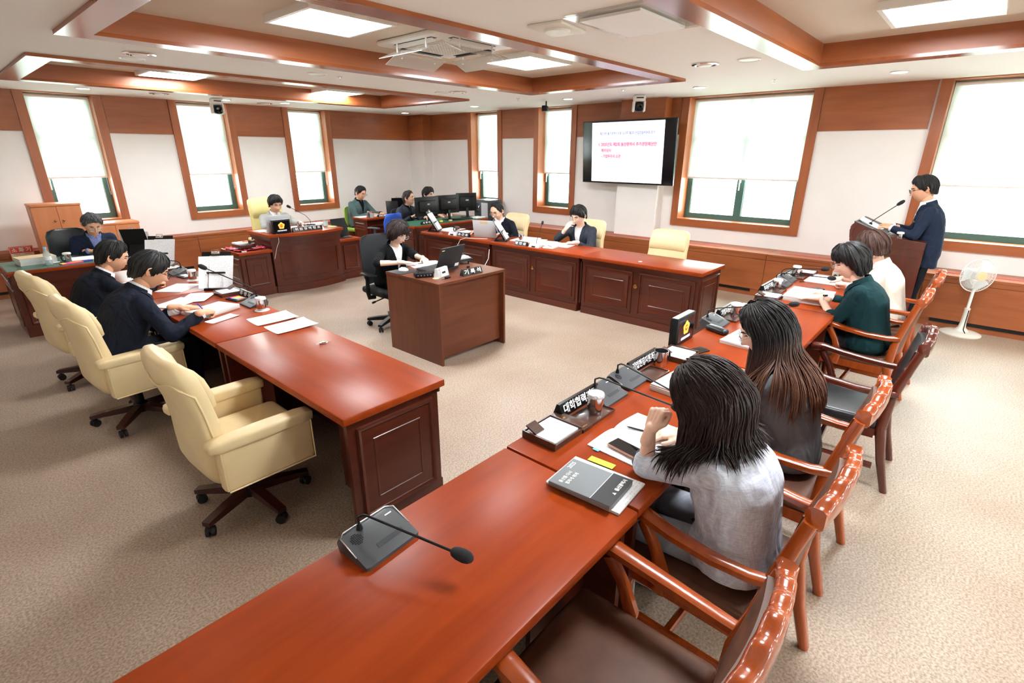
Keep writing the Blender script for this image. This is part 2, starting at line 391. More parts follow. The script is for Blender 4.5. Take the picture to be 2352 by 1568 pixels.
def window(n, along, base, a, b, label, mull=None, handle='l', cut=None):
    """deep window: casing, reveal, green frame, panes, roller blind, handle. Local: x along the wall, y into the wall, z up"""
    w = b-a; c = (a+b)/2
    if along == '-x': root = thing('window_%d' % n, label, 'window', (c,base,0), PI)
    elif along == 'x': root = thing('window_%d' % n, label, 'window', (c,base,0), 0)
    else: root = thing('window_%d' % n, label, 'window', (base,c,0), -PI/2)
    root['kind'] = 'structure'
    h = CZ; T = .1; D = .30; z0 = SILL
    for s in (-1, 1):
        MB().b2((s*w/2,-.03,z0-T), (s*(w/2+T),.0,h)).build('casing', 'trim_wood', root)
        MB().b2((s*w/2,-.03,z0), (s*(w/2-.012),D,h)).build('reveal', 'trim_wood', root)
    MB().b2((-w/2,-.03,z0-T), (w/2,0,z0)).build('casing', 'wall_wood', root)
    MB().b2((-w/2+.012,-.03,z0), (w/2-.012,D,z0+.012)).build('sill', 'wall_wood', root)
    MB().b2((-w/2+.012,-.03,h-.012), (w/2-.012,D,h)).build('head_lining', 'wall_wood', root)
    W2 = w/2-.012; zb, zt = z0+.012, h-.012; F = .075; Y1, Y2 = D-.07, D
    TR = 2.08                                        # transom behind the blind
    MB().b2((-W2,Y1,zb), (-W2+F,Y2,zt)).build('frame_post', 'green_frame', root)
    MB().b2((W2-F,Y1,zb), (W2,Y2,zt)).build('frame_post', 'green_frame', root)
    MB().b2((-W2+F,Y1,zb), (W2-F,Y2,zb+F)).build('frame_rail', 'green_frame', root)
    MB().b2((-W2+F,Y1,zt-F), (W2-F,Y2,zt)).build('frame_rail', 'green_frame', root)
    MB().b2((-W2+F,Y1,TR), (W2-F,Y2,TR+F)).build('transom', 'green_frame', root)
    spans = [(-W2+F, W2-F)]
    if mull is not None:
        MB().b2((mull-.055,Y1-.01,zb+F), (mull+.055,Y2,TR)).build('mullion', 'green_frame', root)
        MB().b2((mull-.04,Y1,TR+F), (mull+.04,Y2,zt-F)).build('mullion', 'green_frame', root)
        spans = [(-W2+F, mull-.055), (mull+.055, W2-F)]
    for p, q in spans:
        MB().b2((p-.005,D-.035,zb+F-.005), (q+.005,D-.029,TR+.005)).build('pane', 'window_glass', root)
        MB().b2((p-.005,D-.035,TR+F-.005), (q+.005,D-.029,zt-F+.005)).build('pane', 'window_glass', root)
        bead = MB()
        for u in (p, q-.012): bead.b2((u,D-.05,zb+F), (u+.012,D-.045,TR))
        bead.build('glazing_bead', 'white_plastic', root)
    hx = {'l': -W2+F*.5, 'r': W2-F*.5, 'm': (mull or 0)-.012}[handle]
    hd = MB().rbox((hx,Y1-.012,1.53), (.03,.024,.07), .006); hd.rbox((hx,Y1-.035,1.46), (.02,.02,.15), .008); hd.build('handle', 'white_plastic', root)
    # roller blind
    bz = 1.545
    bl = MB().b2((-W2+.01,.168,bz+.02), (W2-.01,.1695,h-.06)).build('roller_blind', 'blind_fabric', root)
    MB().rbox((0,.169,bz+.01), (2*W2-.02,.014,.026), .005).build('bottom_bar', 'white_plastic', bl)
    MB().tube([(-W2+.01,.18,h-.045), (W2-.01,.18,h-.045)], .022, 12).build('roller', 'white_plastic', bl)
    cx = W2-.03; MB().tube([(cx,.15,h-.05), (cx,.15,1.32), (cx+.012,.15,1.30), (cx+.022,.15,1.32), (cx+.022,.15,h-.05)], .0022, 5).build('chain', 'white_plastic', bl)
    MB().rbox((cx+.011,.15,1.31), (.018,.012,.05), .004).build('chain_holder', 'clear_plastic', bl)
    return root
window(1, 'x', YA, *WA[0], 'tall window behind the tan cabinets with half-lowered white blind')
window(2, 'x', YA, *WA[1], 'tall window left of the yellow chairman chair, ceiling camera before it')
window(3, 'x', YA, *WA[2], 'tall window between the chairman and the man in the green jacket')
window(4, 'y', XB, *WB[4], 'narrow window behind the computer tower, nearest the far corner')
window(5, 'y', XB, *WB[3], 'narrow window beside the wall television')
window(6, 'y', XB, *WB[2], 'wide two-pane window behind the empty cream chair', mull=.0, handle='m')
window(7, 'y', XB, *WB[1], 'wide window behind the standing man and the fan', mull=.55, handle='m')
window(8, 'y', XB, *WB[0], 'added unseen narrow window past the fan, brightening the right foreground')  # added out of view to brighten the foreground on the right
for n_, wf, lb in zip((9,10,11), WF, ('first','second','third')): window(n_, '-x', Y0, *wf, lb+' added unseen wide window opposite the chairman, for camera-side fill light', mull=.0, handle='m')  # unseen windows added so daylight fills from the camera side
# --- low boxed-in heating covers under the windows
def cover(name, along, front, depth, lo, hi, cuts, label):
    root = thing(name, label, 'radiator cover', (0,0,0)); root['kind'] = 'structure'
    H1 = .61
    def bb(p, q): return MB().b2(p, q) if along == 'x' else MB().b2((p[1],p[0],p[2]), (q[1],q[0],q[2]))
    wm = 'wall_wood' if along == 'x' else 'wall_wood_y'
    cur = lo
    for c in list(cuts)+[hi]:
        bb((cur+.003,front,.10), (c-.003,front+.02,H1-.085)).build('panel', wm, root)
        bb((cur+.003,front+.004,H1-.08), (c-.003,front+.02,H1-.03)).build('panel', wm, root)
        bb((cur+.002,front-.006,H1-.028), (c-.002,front+depth,H1)).build('top_board', wm, root)
        g = (c-cur)
        if g > 1.0:
            bb((cur+g*.25,front+.16,H1), (c-g*.08,front+.27,H1+.006)).build('grille_frame', 'red_strip', root)
            bb((cur+g*.27,front+.185,H1+.006), (c-g*.10,front+.245,H1+.009)).build('grille', 'trim_wood', root)
        bb((cur+.15,front-.002,.062), (c-.15,front+.03,.096)).build('vent_slot', 'black_plastic', root)
        cur = c
    bb((lo,front+.012,0), (hi,front+.02,.10)).build('plinth', wm, root)
    bb((lo,front+.02,0), (hi,front+depth,H1-.03)).build('core', wm, root)
    return root
cover('trim_heating_cover', 'x', 9.785, YA-9.785-.002, X0+.01, 7.6, [-.6,1.2,3.0,4.9,6.3], 'long wooden heating cover along the wall behind the chairman')
cover('trim_heating_cover', 'y', 7.60, XB-7.60-.002, Y0+.01, 9.60, [-3.2,-1.4,.3,2.05,4.9,7.2], 'long wooden heating cover under the television')
# --- ceiling with three coffers
CX0, CX1 = .93, 6.15
COF = [(-4.0,-1.8), (-.62,1.62), (2.83,5.12), (6.36,8.62)]
mb = MB(); cur = Y0
for a, b in COF:
    mb.b2((X0,cur,CZ), (XB,a,REC+.05)); mb.b2((X0,a,CZ), (CX0,b,REC+.05)); mb.b2((CX1,a,CZ), (XB,b,REC+.05)); cur = b
mb.b2((X0,cur,CZ), (XB,YA,REC+.05)); mb.b2((X0,Y0,REC+.05), (XB,YA,REC+.12))
ceil = struct(mb.build('ceiling', 'ceiling_paint'))
for n, (a, b) in enumerate(COF):
    B = .19; dz = .028
    for q, (p0, p1, wm) in enumerate([((CX0,a),(CX1,a+B),'wall_wood'), ((CX0,b-B),(CX1,b),'wall_wood'), ((CX0,a+B),(CX0+B,b-B),'wall_wood_y'), ((CX1-B,a+B),(CX1,b-B),'wall_wood_y')]):
        MB().b2((*p0,CZ-dz), (*p1,CZ)).build('coffer_border', 'coffer_wood', ceil)
    for p0, p1, wm in [((CX0+B-.02,a+B-.02),(CX1-B+.02,a+B),'wall_wood'), ((CX0+B-.02,b-B),(CX1-B+.02,b-B+.02),'wall_wood'), ((CX0+B-.02,a+B),(CX0+B,b-B),'wall_wood_y'), ((CX1-B,a+B),(CX1-B+.02,b-B),'wall_wood_y')]:
        MB().b2((*p0,CZ), (*p1,REC)).build('coffer_side', wm, ceil)
    MB().b2((CX0+B-.02,a+B-.02,REC), (CX1-B+.02,b-B+.02,REC+.02)).build('coffer_soffit', 'coffer_paint', ceil)
# --- ceiling lamps
def led(x, y, sx, sy, label):
    r = thing('ceiling_light', label, 'ceiling light', (x,y,REC), 0, 'flat ceiling lamps in the coffers')
    MB().b2((-sx/2-.03,-sy/2-.03,-.05), (sx/2+.03,-sy/2,0)).b2((-sx/2-.03,sy/2,-.05), (sx/2+.03,sy/2+.03,0)).b2((-sx/2-.03,-sy/2,-.05), (-sx/2,sy/2,0)).b2((sx/2,-sy/2,-.05), (sx/2+.03,sy/2,0)).build('frame', 'white_plastic', r)
    MB().b2((-sx/2,-sy/2,-.046), (sx/2,sy/2,-.04)).build('diffuser', 'led_panel', r)
led(2.42, 3.98, .66, .60, 'large square ceiling lamp at the near end of the middle coffer')
led(4.78, 4.02, .66, .60, 'square ceiling lamp beyond the air conditioner')
led(2.56, 8.03, .62, .5, 'ceiling lamp in the far coffer near its left end')
led(4.98, 8.25, .62, .5, 'ceiling lamp in the far coffer above the chairman')
led(5.0, .5, .66, .60, 'ceiling lamp in the coffer above the standing man')
led(2.5, .5, .66, .60, 'ceiling lamp in the coffer over the camera side')
led(2.5, -2.9, .66, .60, 'added unseen ceiling lamp in the rearmost coffer away from the windows'); led(5.0, -2.9, .66, .60, 'added unseen ceiling lamp in the rearmost coffer near the windows')  # both lamps added behind the camera to lift the foreground brightness
dl = [(1.83,9.19), (3.68,9.40), (4.55,9.18), (7.07,7.19), (7.24,9.43), (7.08,5.14), (6.99,3.02), (7.06,.94), (.2,9.2), (.2,3.9), (.2,6.0), (.2,1.6), (7.06,-.8)]
dlab = ['round recessed downlight above the tan cabinets', 'round recessed downlight beside the ceiling camera before the back window', 'round recessed downlight left of the third back window', 'round recessed downlight before the corner window', 'round recessed downlight at the far corner of the room', 'round recessed downlight beside the small black camera', 'round recessed downlight above the empty cream chair', 'round recessed downlight above the lectern',
        'round recessed downlight at the back end of the side aisle', 'round recessed downlight over the middle of the side aisle', 'round recessed downlight over the far middle of the side aisle', 'round recessed downlight at the camera end of the side aisle', 'round recessed downlight above the fan']
for (x, y), lb in zip(dl, dlab):
    r = thing('downlight', lb, 'downlight', (x,y,CZ), 0, 'round downlights')
    MB().lathe([(.085,0), (.085,-.008), (.07,-.012), (.068,0)]).build('ring', 'white_plastic', r)
    MB().lathe([(.069,-.004), (.069,-.007), (.001,-.0075)]).build('bulb_face', 'led_round', r)
for x, y, lb in [(1.59,5.70,'round chrome-rimmed ceiling lamp left of the room between coffers'), (5.34,5.75,'round chrome-rimmed ceiling lamp between coffers near the corner'), (5.30,2.26,'round chrome-rimmed ceiling lamp before the wide window'), (2.69,9.14,'round chrome-rimmed ceiling lamp between the first two back windows'), (4.35,9.5,'round chrome-rimmed ceiling lamp left of the chairman window')]:
    r = thing('gimbal_lamp', lb, 'ceiling lamp', (x,y,CZ), 0, 'round gimbal lamps')
    MB().lathe([(.125,0), (.125,-.01), (.105,-.014), (.1,-.002)]).build('rim', 'chrome', r)
    MB().lathe([(.1,-.002), (.06,-.012), (.055,-.022), (.001,-.024)]).build('reflector', 'white_plastic', r)
for x, y, lb in [(1.62,6.03,'white round ceiling speaker beside the chrome-rimmed lamp on the left'), (3.2,5.65,'white round ceiling speaker over the recorder desk'), (5.25,5.98,'white round ceiling speaker near the far coffer corner'), (5.30,1.86,'white round ceiling speaker before the third coffer')]:
    r = thing('ceiling_speaker', lb, 'speaker', (x,y,CZ), 0, 'ceiling speakers')
    MB().lathe([(.10,0), (.10,-.008), (.09,-.012), (.088,-.004)]).build('ring', 'white_plastic', r)
    MB().lathe([(.089,-.004), (.085,-.008), (.001,-.012)]).build('grille', 'offwhite_plastic', r)
for x, y, lb in [(3.49,5.68,'small sprinkler head beside the round ceiling speaker'), (6.6,3.9,'small sprinkler head near the television camera'), (6.3,7.6,'small sprinkler head near the far coffer corner'), (6.55,5.7,'small sprinkler head near the black camera'), (6.9,2.1,'small sprinkler head before the wide window')]:
    r = thing('sprinkler', lb, 'sprinkler', (x,y,CZ), 0, 'sprinkler heads')
    MB().lathe([(.03,0), (.03,-.004), (.012,-.006), (.01,-.02), (.001,-.02)], 12).build('escutcheon', 'chrome', r)
    MB().lathe([(.004,-.02), (.004,-.032), (.018,-.034), (.001,-.036)], 10).build('deflector', 'chrome', r)
# projector lift panel in the ceiling
r = thing('projector_hatch', 'square ceiling hatch with clear border between two coffers', 'hatch', (3.34,1.93,CZ), R(0))
MB().b2((-.38,-.28,-.014), (.38,.28,-.002)).build('clear_border', 'acrylic', r)
MB().b2((-.30,-.21,-.03), (.30,.21,-.014)).build('door', 'white_plastic', r)
r = thing('ceiling_sensor', 'small square smoke vent cover beside the ceiling hatch', 'sensor', (3.18,2.42,CZ), R(8))
MB().rbox((0,0,-.01), (.36,.26,.02), .006).build('cover', 'offwhite_plastic', r)
MB().lathe([(.09,-.02), (.085,-.032), (.03,-.034), (.001,-.03)]).build('dome', 'offwhite_plastic', r)
# cassette air conditioner with clear deflectors
r = thing('air_conditioner', 'white ceiling cassette air conditioner with clear acrylic deflectors', 'air conditioner', (3.6,4.02,REC), 0)
MB().rbox((0,0,-.022), (.90,.90,.044), .03).build('panel', 'white_plastic', r)
g = MB()
for i in range(15):
    u = -.24+.48*i/14; g.box((u,0,-.05), (.006,.48,.008)); g.box((0,u,-.05), (.48,.006,.008))
g.build('intake_grille', 'white_plastic', r); MB().b2((-.25,-.25,-.046), (.25,.25,-.044)).build('filter', 'offwhite_plastic', r)
for q in range(4):
    e = R(90*q); rot = (0,0,e)
    MB().b2((-.26,.33,-.047), (.26,.39,-.044)).build('louvre_slot', 'dark_grey', r, rot=rot)
    MB().at((0,.36,-.055), (R(35),0,0)).box((0,0,0), (.50,.05,.006)).build('louvre', 'white_plastic', r, rot=rot)
    d = MB().at((0,.44,-.13), (R(-22),0,0)).box((0,0,0), (.60,.20,.006)).build('deflector', 'acrylic', r, rot=rot)
    for s in (-.2,.2): MB().tube([(s,.40,-.044), (s,.40,-.12)], .008, 8).build('bracket', 'white_plastic', d)
# ceiling cameras
def ptz(loc, rz, label):
    r = thing('ptz_camera', label, 'camera', loc, rz, 'white pan tilt cameras')
    MB().rbox((0,0,-.045), (.17,.17,.09), .03, 3).build('mount', 'white_plastic', r)
    MB().b2((-.05,-.0865,-.05), (.05,-.085,-.035)).build('slot', 'black_plastic', r)
    for s in (-1,1): MB().rbox((s*.075,0,-.15), (.035,.11,.15), .017, 3).build('fork_arm', 'white_plastic', r)
    h = MB().rbox((0,-.005,-.16), (.11,.13,.13), .03, 3).build('head', 'black_plastic', r)
    MB().lathe([(.042,0), (.042,.02), (.034,.024), (.032,.012), (.001,.01)]).build('lens', 'phone_glass', h, (0,-.062,-.17), (R(90),0,0))
ptz((3.5,9.3,CZ), R(-8), 'white ceiling camera with black lens before the second back window')
ptz((7.35,4.06,CZ), R(-55), 'white ceiling camera with black lens above the television')
r = thing('cctv_camera', 'small black box camera on a bent ceiling bracket', 'camera', (7.2,5.66,CZ), R(-60))
MB().tube([(0,0,0), (0,0,-.09), (0,-.03,-.11)], .011, 8).build('bracket', 'black_plastic', r)
MB().rbox((0,-.1,-.12), (.085,.22,.085), .012).build('body', 'black_plastic', r)
# fire extinguisher sign standing on the cover
r = thing('extinguisher_sign', 'red and cream fire extinguisher sign on the wooden cover', 'sign', (.785,9.77,.50), R(0))
r.rotation_euler = (R(-4),R(0),0)
MB().rbox((0,0,.095), (.25,.012,.19), .005).build('backing', 'sign_red', r)
MB().b2((-.115,-.0075,.015), (.115,-.006,.10)).build('lower_field', 'sign_cream', r)
bo = MB()
for a, b in [((-.12,.01),(.12,.013)), ((-.12,.177),(.12,.18)), ((-.12,.01),(-.117,.18)), ((.117,.01),(.12,.18))]: bo.b2((a[0],-.0072,a[1]), (b[0],-.006,b[1]))
bo.build('border_line', 'sign_cream', r)
text('소 화 기', .062, 'sign_cream', r, (0,-.0075,.138), (R(90),0,0), bold=.03)
text('사용방법', .02, 'sign_red', r, (-.06,-.0085,.085), (R(90),0,0)); text('위치표시', .02, 'sign_red', r, (.06,-.0085,.085), (R(90),0,0))
MB().prism([(-.09,.045),(-.06,.065),(-.06,.052),(-.03,.052),(-.03,.038),(-.06,.038),(-.06,.025)], -.009, -.0075, 'y').build('arrow', 'sign_red', r)
# wall socket
r = tag(MB().rbox((0,0,0), (.012,.075,.12), .004).build('wall_socket', 'offwhite_plastic', None, (7.595,1.19,.44)), 'cream wall socket plate on the wooden heating cover', 'socket')
MB().lathe([(.02,0), (.019,-.006), (.001,-.006)], 16).build('outlet', 'grey_plastic', r, (-.0065,0,0), (0,R(90),0))
# television
tv = thing('television', 'large black wall television showing a meeting agenda slide', 'television', (7.70,4.42,1.925), -PI/2)
tv.rotation_euler = (R(3.5),0,R(-93))
MB().rbox((0,.02,0), (1.70,.04,.96), .006).build('body', 'black_plastic', tv)
MB().b2((-.84,-.002,-.468), (.84,-.0005,.468)).build('glass', 'screen_black', tv)
scr = MB().b2((-.66,-.004,-.455), (.66,-.0022,.455)).build('slide', 'screen_white', tv)
fr = MB()
for q, w in ((.625,.002),):
    for s in (-1,1): fr.b2((s*q,-.0048,-.42), (s*(q+w),-.0042,.42)); fr.b2((-q,-.0048,s*.42), (q,-.0042,s*(.42+w)))
fr.build('slide_border', 'screen_line', scr)
T = (R(90),0,0)
text('- 제259회 울산광역시의회 임시회 제2차 산업건설위원회 회의 -', .052, 'screen_text', scr, (0,-.005,.285), T, width=1.06, bold=.012)
for (x0, x1, z) in [(-.54,.56,.12), (-.47,-.28,.03), (-.48,-.08,-.06)]: MB().b2((x0,-.0047,z-.032), (x1,-.0043,z+.034)).build('highlight', 'screen_pink', scr)
text('1. 2025년도 제2회 울산광역시 추가경정예산안', .062, 'screen_red', scr, (.01,-.0055,.12), T, width=1.06)
text('예비심사', .056, 'screen_red', scr, (-.375,-.0055,.03), T); text('- 기업투자국 소관', .056, 'screen_red', scr, (-.28,-.0055,-.06), T, width=.37)
MB().b2((-.2,.04,-.15), (.2,.12,.15)).build('bracket', 'black_plastic', tv)
# ---------------------------------------------------------------- desks
REL = [(0,0),(.005,.015),(.016,.012),(.02,.002),(.05,.002),(.055,.013),(.068,.011),(.08,.003),(.125,.003),(.128,.006),(.134,.006),(.137,.003)]
REL1 = [(0,0),(.006,.016),(.018,.013),(.028,.002),(.09,.002),(.093,.005),(.099,.005),(.102,.002)]
def desk(label, loc, rz, W=1.545, D=.63, H=.73, knob=True):
    r = thing('committee_desk', label, 'desk', loc, rz, 'dark cherry committee desks')
    w, d = W/2, D/2
    MB().rbox((0,0,H-.021), (W,D,.042), .008, 2).build('tabletop', 'desk_top', r)
    MB().b2((-w+.03,-d+.035,.0), (w-.03,-d+.06,H-.042)).build('front_panel', 'desk_wood', r)
    MB().b2((-w+.035,-d+.022,0), (w-.035,-d+.035,.085)).build('plinth', 'desk_wood', r)
    MB().b2((-w+.025,-d+.02,H-.075), (w-.025,-d+.035,H-.042)).build('cornice', 'desk_wood', r)
    pw = (W-.21)/2
    for s in (-1,1):
        MB().relief(pw, .50, REL).build('raised_panel', 'desk_wood', r, (s*(pw/2+.04),-d+.035,.375))
    MB().lathe([(.024,0), (.024,.008), (.017,.01), (.015,.002), (.001,.002)], 18).build('cable_ring', 'brass', r, (0,-d+.033,.46), (R(90),0,0))
    for s in (-1,1):
        e = MB().b2((s*(w-.03),-d+.06,0), (s*(w-.06),d-.03,H-.042)).build('end_panel', 'desk_wood', r)
        MB().relief(D-.15, .54, REL1).build('raised_panel', 'desk_wood', e, (s*(w-.03),.0,.37), (0,0,s*R(90)))
    for s in (-1,1): MB().b2((s*(w-.06),d-.17,.10), (s*(w-.38),d-.19,H-.042)).build('inner_panel', 'desk_wood', r)
    MB().b2((-w+.06,-d+.06,H-.14), (w-.06,d-.2,H-.125)).build('under_shelf', 'desk_wood', r)
    return r
YS = [2.77, 4.325, 5.88]
desk('dark cherry desk in front of the nearest empty cream armchair', (1.375,YS[0],0), R(90))
desk('dark cherry desk of the man writing with a blue pen', (1.375,YS[1],0), R(90))
desk('dark cherry desk of the man holding an orange pen', (1.375,YS[2],0), R(90))
desk('dark cherry desk before the empty cream chair under the wide window', (5.575,YS[0]+.01,0), R(-90), D=.64)
desk('dark cherry desk of the man resting his hand on his mouth', (5.575,YS[1],0), R(-90), D=.64)
desk('dark cherry desk with the white laptop of the bespectacled man', (5.575,YS[2]-.01,0), R(-90), D=.64)
desk('dark cherry desk nearest the camera holding only a microphone', (.62,.96,0), R(180), W=1.55)
desk('dark cherry desk shared by the plaid and grey jacketed women', (2.18,.965,0), R(180), W=1.55)
desk('dark cherry desk with the spiral notebook and eyeglass case', (3.74,.965,0), R(180), W=1.55)
desk('dark cherry desk of the woman in the dark green jacket', (5.30,.965,0), R(180), W=1.55)
# loose top cable hole on the empty desk
gr = tag(MB().lathe([(.026,0), (.026,.004), (.018,.005), (.017,.001), (.001,.001)], 20).build('cable_grommet', 'chrome', None, (1.535,3.02,.7305)), 'round chrome cable grommet on the nearest empty desk', 'grommet')
MB().tube([(-.05,.0,.004), (-.02,.01,.006), (.02,.0,.006), (.05,-.012,.003)], .002, 5).build('cable_stub', 'silver', gr)
tag(MB().lathe([(.022,0), (.022,.004), (.016,.005), (.015,.001), (.001,.001)], 20).build('cable_grommet', 'white_plastic', None, (5.39,2.80,.7305)), 'small white cable grommet on the desk under the wide window', 'grommet')
# recorder's desk
r = thing('recorder_desk', 'plain brown office desk standing alone in the middle of the room', 'desk', (3.36,3.87,0))
MB().b2((-.445,-.40,.776), (.445,.40,.80)).build('tabletop', 'recorder_wood_x', r)
for s in (-1,1): MB().b2((s*.441,-.398,0), (s*.417,.398,.776)).build('side_panel', 'recorder_wood', r)
MB().b2((-.417,-.34,.05), (.417,-.32,.776)).build('modesty_panel', 'recorder_wood_x', r)
MB().b2((-.38,-.05,.62), (.30,.44,.636)).build('pull_out_shelf', 'recorder_wood_x', r)
MB().b2((-.40,-.05,.61), (-.38,.45,.645)).b2((-.40,.44,.61), (.32,.455,.645)).build('shelf_trim', 'white_plastic', r)
# chairman's bench: two side units and a bowed main desk
def side_unit(x0, x1, y0, y1, h, label):
    r = thing('bench_side_unit', label, 'cabinet', ((x0+x1)/2,(y0+y1)/2,0)); w, d = (x1-x0)/2, (y1-y0)/2
    MB().rbox((0,0,h-.02), (2*w+.05,2*d+.05,.04), .008).build('top', 'desk_top', r)
    MB().b2((-w,-d,.10), (w,d,h-.04)).build('body', 'desk_wood', r)
    MB().b2((-w-.015,-d-.02,0), (w+.015,d,.10)).build('plinth', 'desk_wood', r)
    MB().relief(2*w-.10, h-.24, REL1).build('raised_panel', 'desk_wood', r, (0,-d,.10+(h-.14)/2))
    MB().relief(2*d-.10, h-.24, REL1).build('raised_panel', 'desk_wood', r, (-w,0,.10+(h-.14)/2), (0,0,R(-90)))
side_unit(2.72,3.125,7.34,7.93,.63,'low side cabinet of the chairman bench carrying a gavel and red cloth')
side_unit(4.235,4.60,7.39,7.93,.63,'low side cabinet of the chairman bench carrying a black tablet stand')
r = thing('chairman_bench', 'bowed dark cherry chairman bench with a raised front panel', 'desk', (3.68,7.32,0))
def bow(x, y0, k=.10, w=.54): return y0-k*(1-(x/w)**2)
def bowed(y0, z0, z1, w, depth, k=.10, n=14):
    xs = [-w+2*w*i/n for i in range(n+1)]
    poly = [(x, bow(x, y0, k, w)) for x in xs]+[(w, depth), (-w, depth)]
    return MB().prism(poly, z0, z1)
bowed(0, .10, .67, .53, .06).build('front', 'desk_wood', r)
bowed(-.02, 0, .10, .545, .06).build('plinth', 'desk_wood', r)
bowed(-.012, .67, .745, .54, .62).build('frieze', 'desk_wood', r)
bowed(-.03, .745, .775, .55, .62).build('moulding', 'desk_wood', r)
bowed(-.045, .775, .80, .56, .64).build('cornice', 'desk_wood', r)
bowed(-.06, .80, .835, .575, .66).build('top', 'desk_top', r)
for s in (-1,1): MB().b2((s*.53,.06,0), (s*.50,.62,.67)).build('end_panel', 'desk_wood', r)
fl_ = MB()
for z0, z1, x0, x1 in [(.19,.20,-.44,.44), (.575,.585,-.44,.44), (.19,.585,-.44,-.43), (.19,.585,.43,.44)]:
    n = 12 if x1-x0 > .1 else 1
    for i in range(n):
        a, b = x0+(x1-x0)*i/n, x0+(x1-x0)*(i+1)/n
        ya, yb = bow(a,0,.10,.53), bow(b,0,.10,.53)
        fl_.prism([(a,ya-.009),(b,yb-.009),(b,yb+.004),(a,ya+.004)], z0, z1)
fl_.build('panel_moulding', 'desk_wood', r)
# staff desks by the corner
def staff_desk(label, x0, x1, y0, y1, h, topmat=None, handle=True, drawers=True):
    r = thing('staff_desk', label, 'desk', ((x0+x1)/2,(y0+y1)/2,0)); w, d = (x1-x0)/2, (y1-y0)/2
    MB().rbox((0,0,h-.02), (2*w,2*d,.04), .008).build('tabletop', 'desk_top', r)
    if topmat: MB().b2((-w+.01,-d+.01,h), (w-.01,d-.01,h+.006)).build('desk_mat', topmat, r)
    MB().b2((-w+.02,-d+.02,.0), (w-.02,-d+.05,h-.04)).build('front_panel', 'desk_wood', r)
    n = 2; pw = (2*w-.10)/n
    for i in range(n): MB().relief(pw-.05, h-.28, REL1).build('raised_panel', 'desk_wood', r, (-w+.05+pw*(i+.5),-d+.02,h*.5))
    for s in (-1,1):
        MB().b2((s*(w-.02),-d+.05,0), (s*(w-.05),d-.02,h-.04)).build('end_panel', 'desk_wood', r)
    for k_, (z0, z1) in enumerate([(h-.19,h-.06), (.12,h-.21)]):
        dr = MB().relief(2*d-.12, z1-z0, [(0,0),(.004,.012),(.03,.012),(.034,.006),(.06,.006)]).build('drawer', 'desk_wood', r, (-w+.02,0,(z0+z1)/2), (0,0,R(-90)))
        if k_ == 0 and handle: MB().rbox((0,-.018,.02), (2*d-.22,.014,.014), .005).build('handle', 'silver', dr)
    return r
staff_desk('dark cherry desk of the man in the green-grey jacket', 5.62,6.75,8.72,9.22,.73)
staff_desk('dark cherry desk with green mat carrying three monitors', 5.50,7.30,7.10,7.76,.735,'green_felt')
staff_desk('dark cherry desk with glass top before the grey-haired man', .42,1.78,7.42,8.16,.725,'desk_glass')
# lectern
r = thing('lectern', 'tall dark wooden lectern with a curved front and sloping reading top', 'lectern', (7.02,.66,0))
prof = [(-.335,.03),(.24,.03),(.24,.95),(.33,1.02),(.345,1.17),(.31,1.215),(.03,1.095),(-.335,1.06)]
for s in (-1,1): MB().prism(prof, s*.32, s*.345, 'x').build('side_panel', 'lectern_wood', r)
MB().b2((-.345,-.34,0), (.345,.27,.05)).build('plinth', 'lectern_wood', r)
MB().b2((-.32,.215,.05), (.32,.235,.95)).build('front_panel', 'lectern_wood', r)
MB().prism([(.24,.93),(.30,.985),(.335,1.06),(.345,1.13),(.335,1.19),(.31,1.215),(.29,1.20),(.315,1.13),(.31,1.06),(.27,.99),(.22,.95)], -.36, .36, 'x').build('curved_front', 'lectern_wood', r, smooth=60)
MB().prism([(.02,1.085),(.32,1.205),(.32,1.225),(.02,1.105)], -.34, .34, 'x').build('reading_top', 'dark_grey', r)
MB().prism([(-.335,1.03),(.03,1.07),(.03,1.09),(-.335,1.055)], -.35, .35, 'x').build('rear_shelf', 'lectern_wood', r)
MB().b2((-.352,-.335,.98), (-.345,.23,1.0)).build('side_moulding', 'lectern_wood', r); MB().b2((-.352,-.335,.90), (-.345,.23,.91)).build('side_moulding', 'lectern_wood', r)
MB().tube([(-.30,.06,1.118), (-.32,.30,1.215), (-.30,.32,1.222), (.30,.32,1.222), (.32,.30,1.215), (.30,.06,1.118)], .007, 6).build('paper_rail', 'chrome', r)
# tan cabinets by the far window
def cabinet(x0, x1, y0, y1, h, label):
    r = thing('cupboard', label, 'cabinet', ((x0+x1)/2,(y0+y1)/2,0)); w, d = (x1-x0)/2, (y1-y0)/2
    MB().b2((-w,-d+.022,.0), (w,d,h-.03)).build('body', 'cabinet_wood', r)
    MB().rbox((0,0,h-.015), (2*w+.01,2*d+.01,.03), .004).build('top', 'cabinet_wood', r)
    for s in (-1,1):
        dr = MB().b2((s*.002,-d,.06), (s*(w-.003),-d+.02,h-.035)).build('door', 'cabinet_wood', r)
        MB().ell((s*.045,-d-.014,h-.22), (.014,.014,.014), 12, 8).build('knob', 'brass', dr)
cabinet(.965,1.50,9.39,9.77,1.25,'taller tan two-door cupboard under the far left window')
cabinet(1.53,2.135,9.40,9.77,.945,'lower tan cupboard beside the taller one under the window')
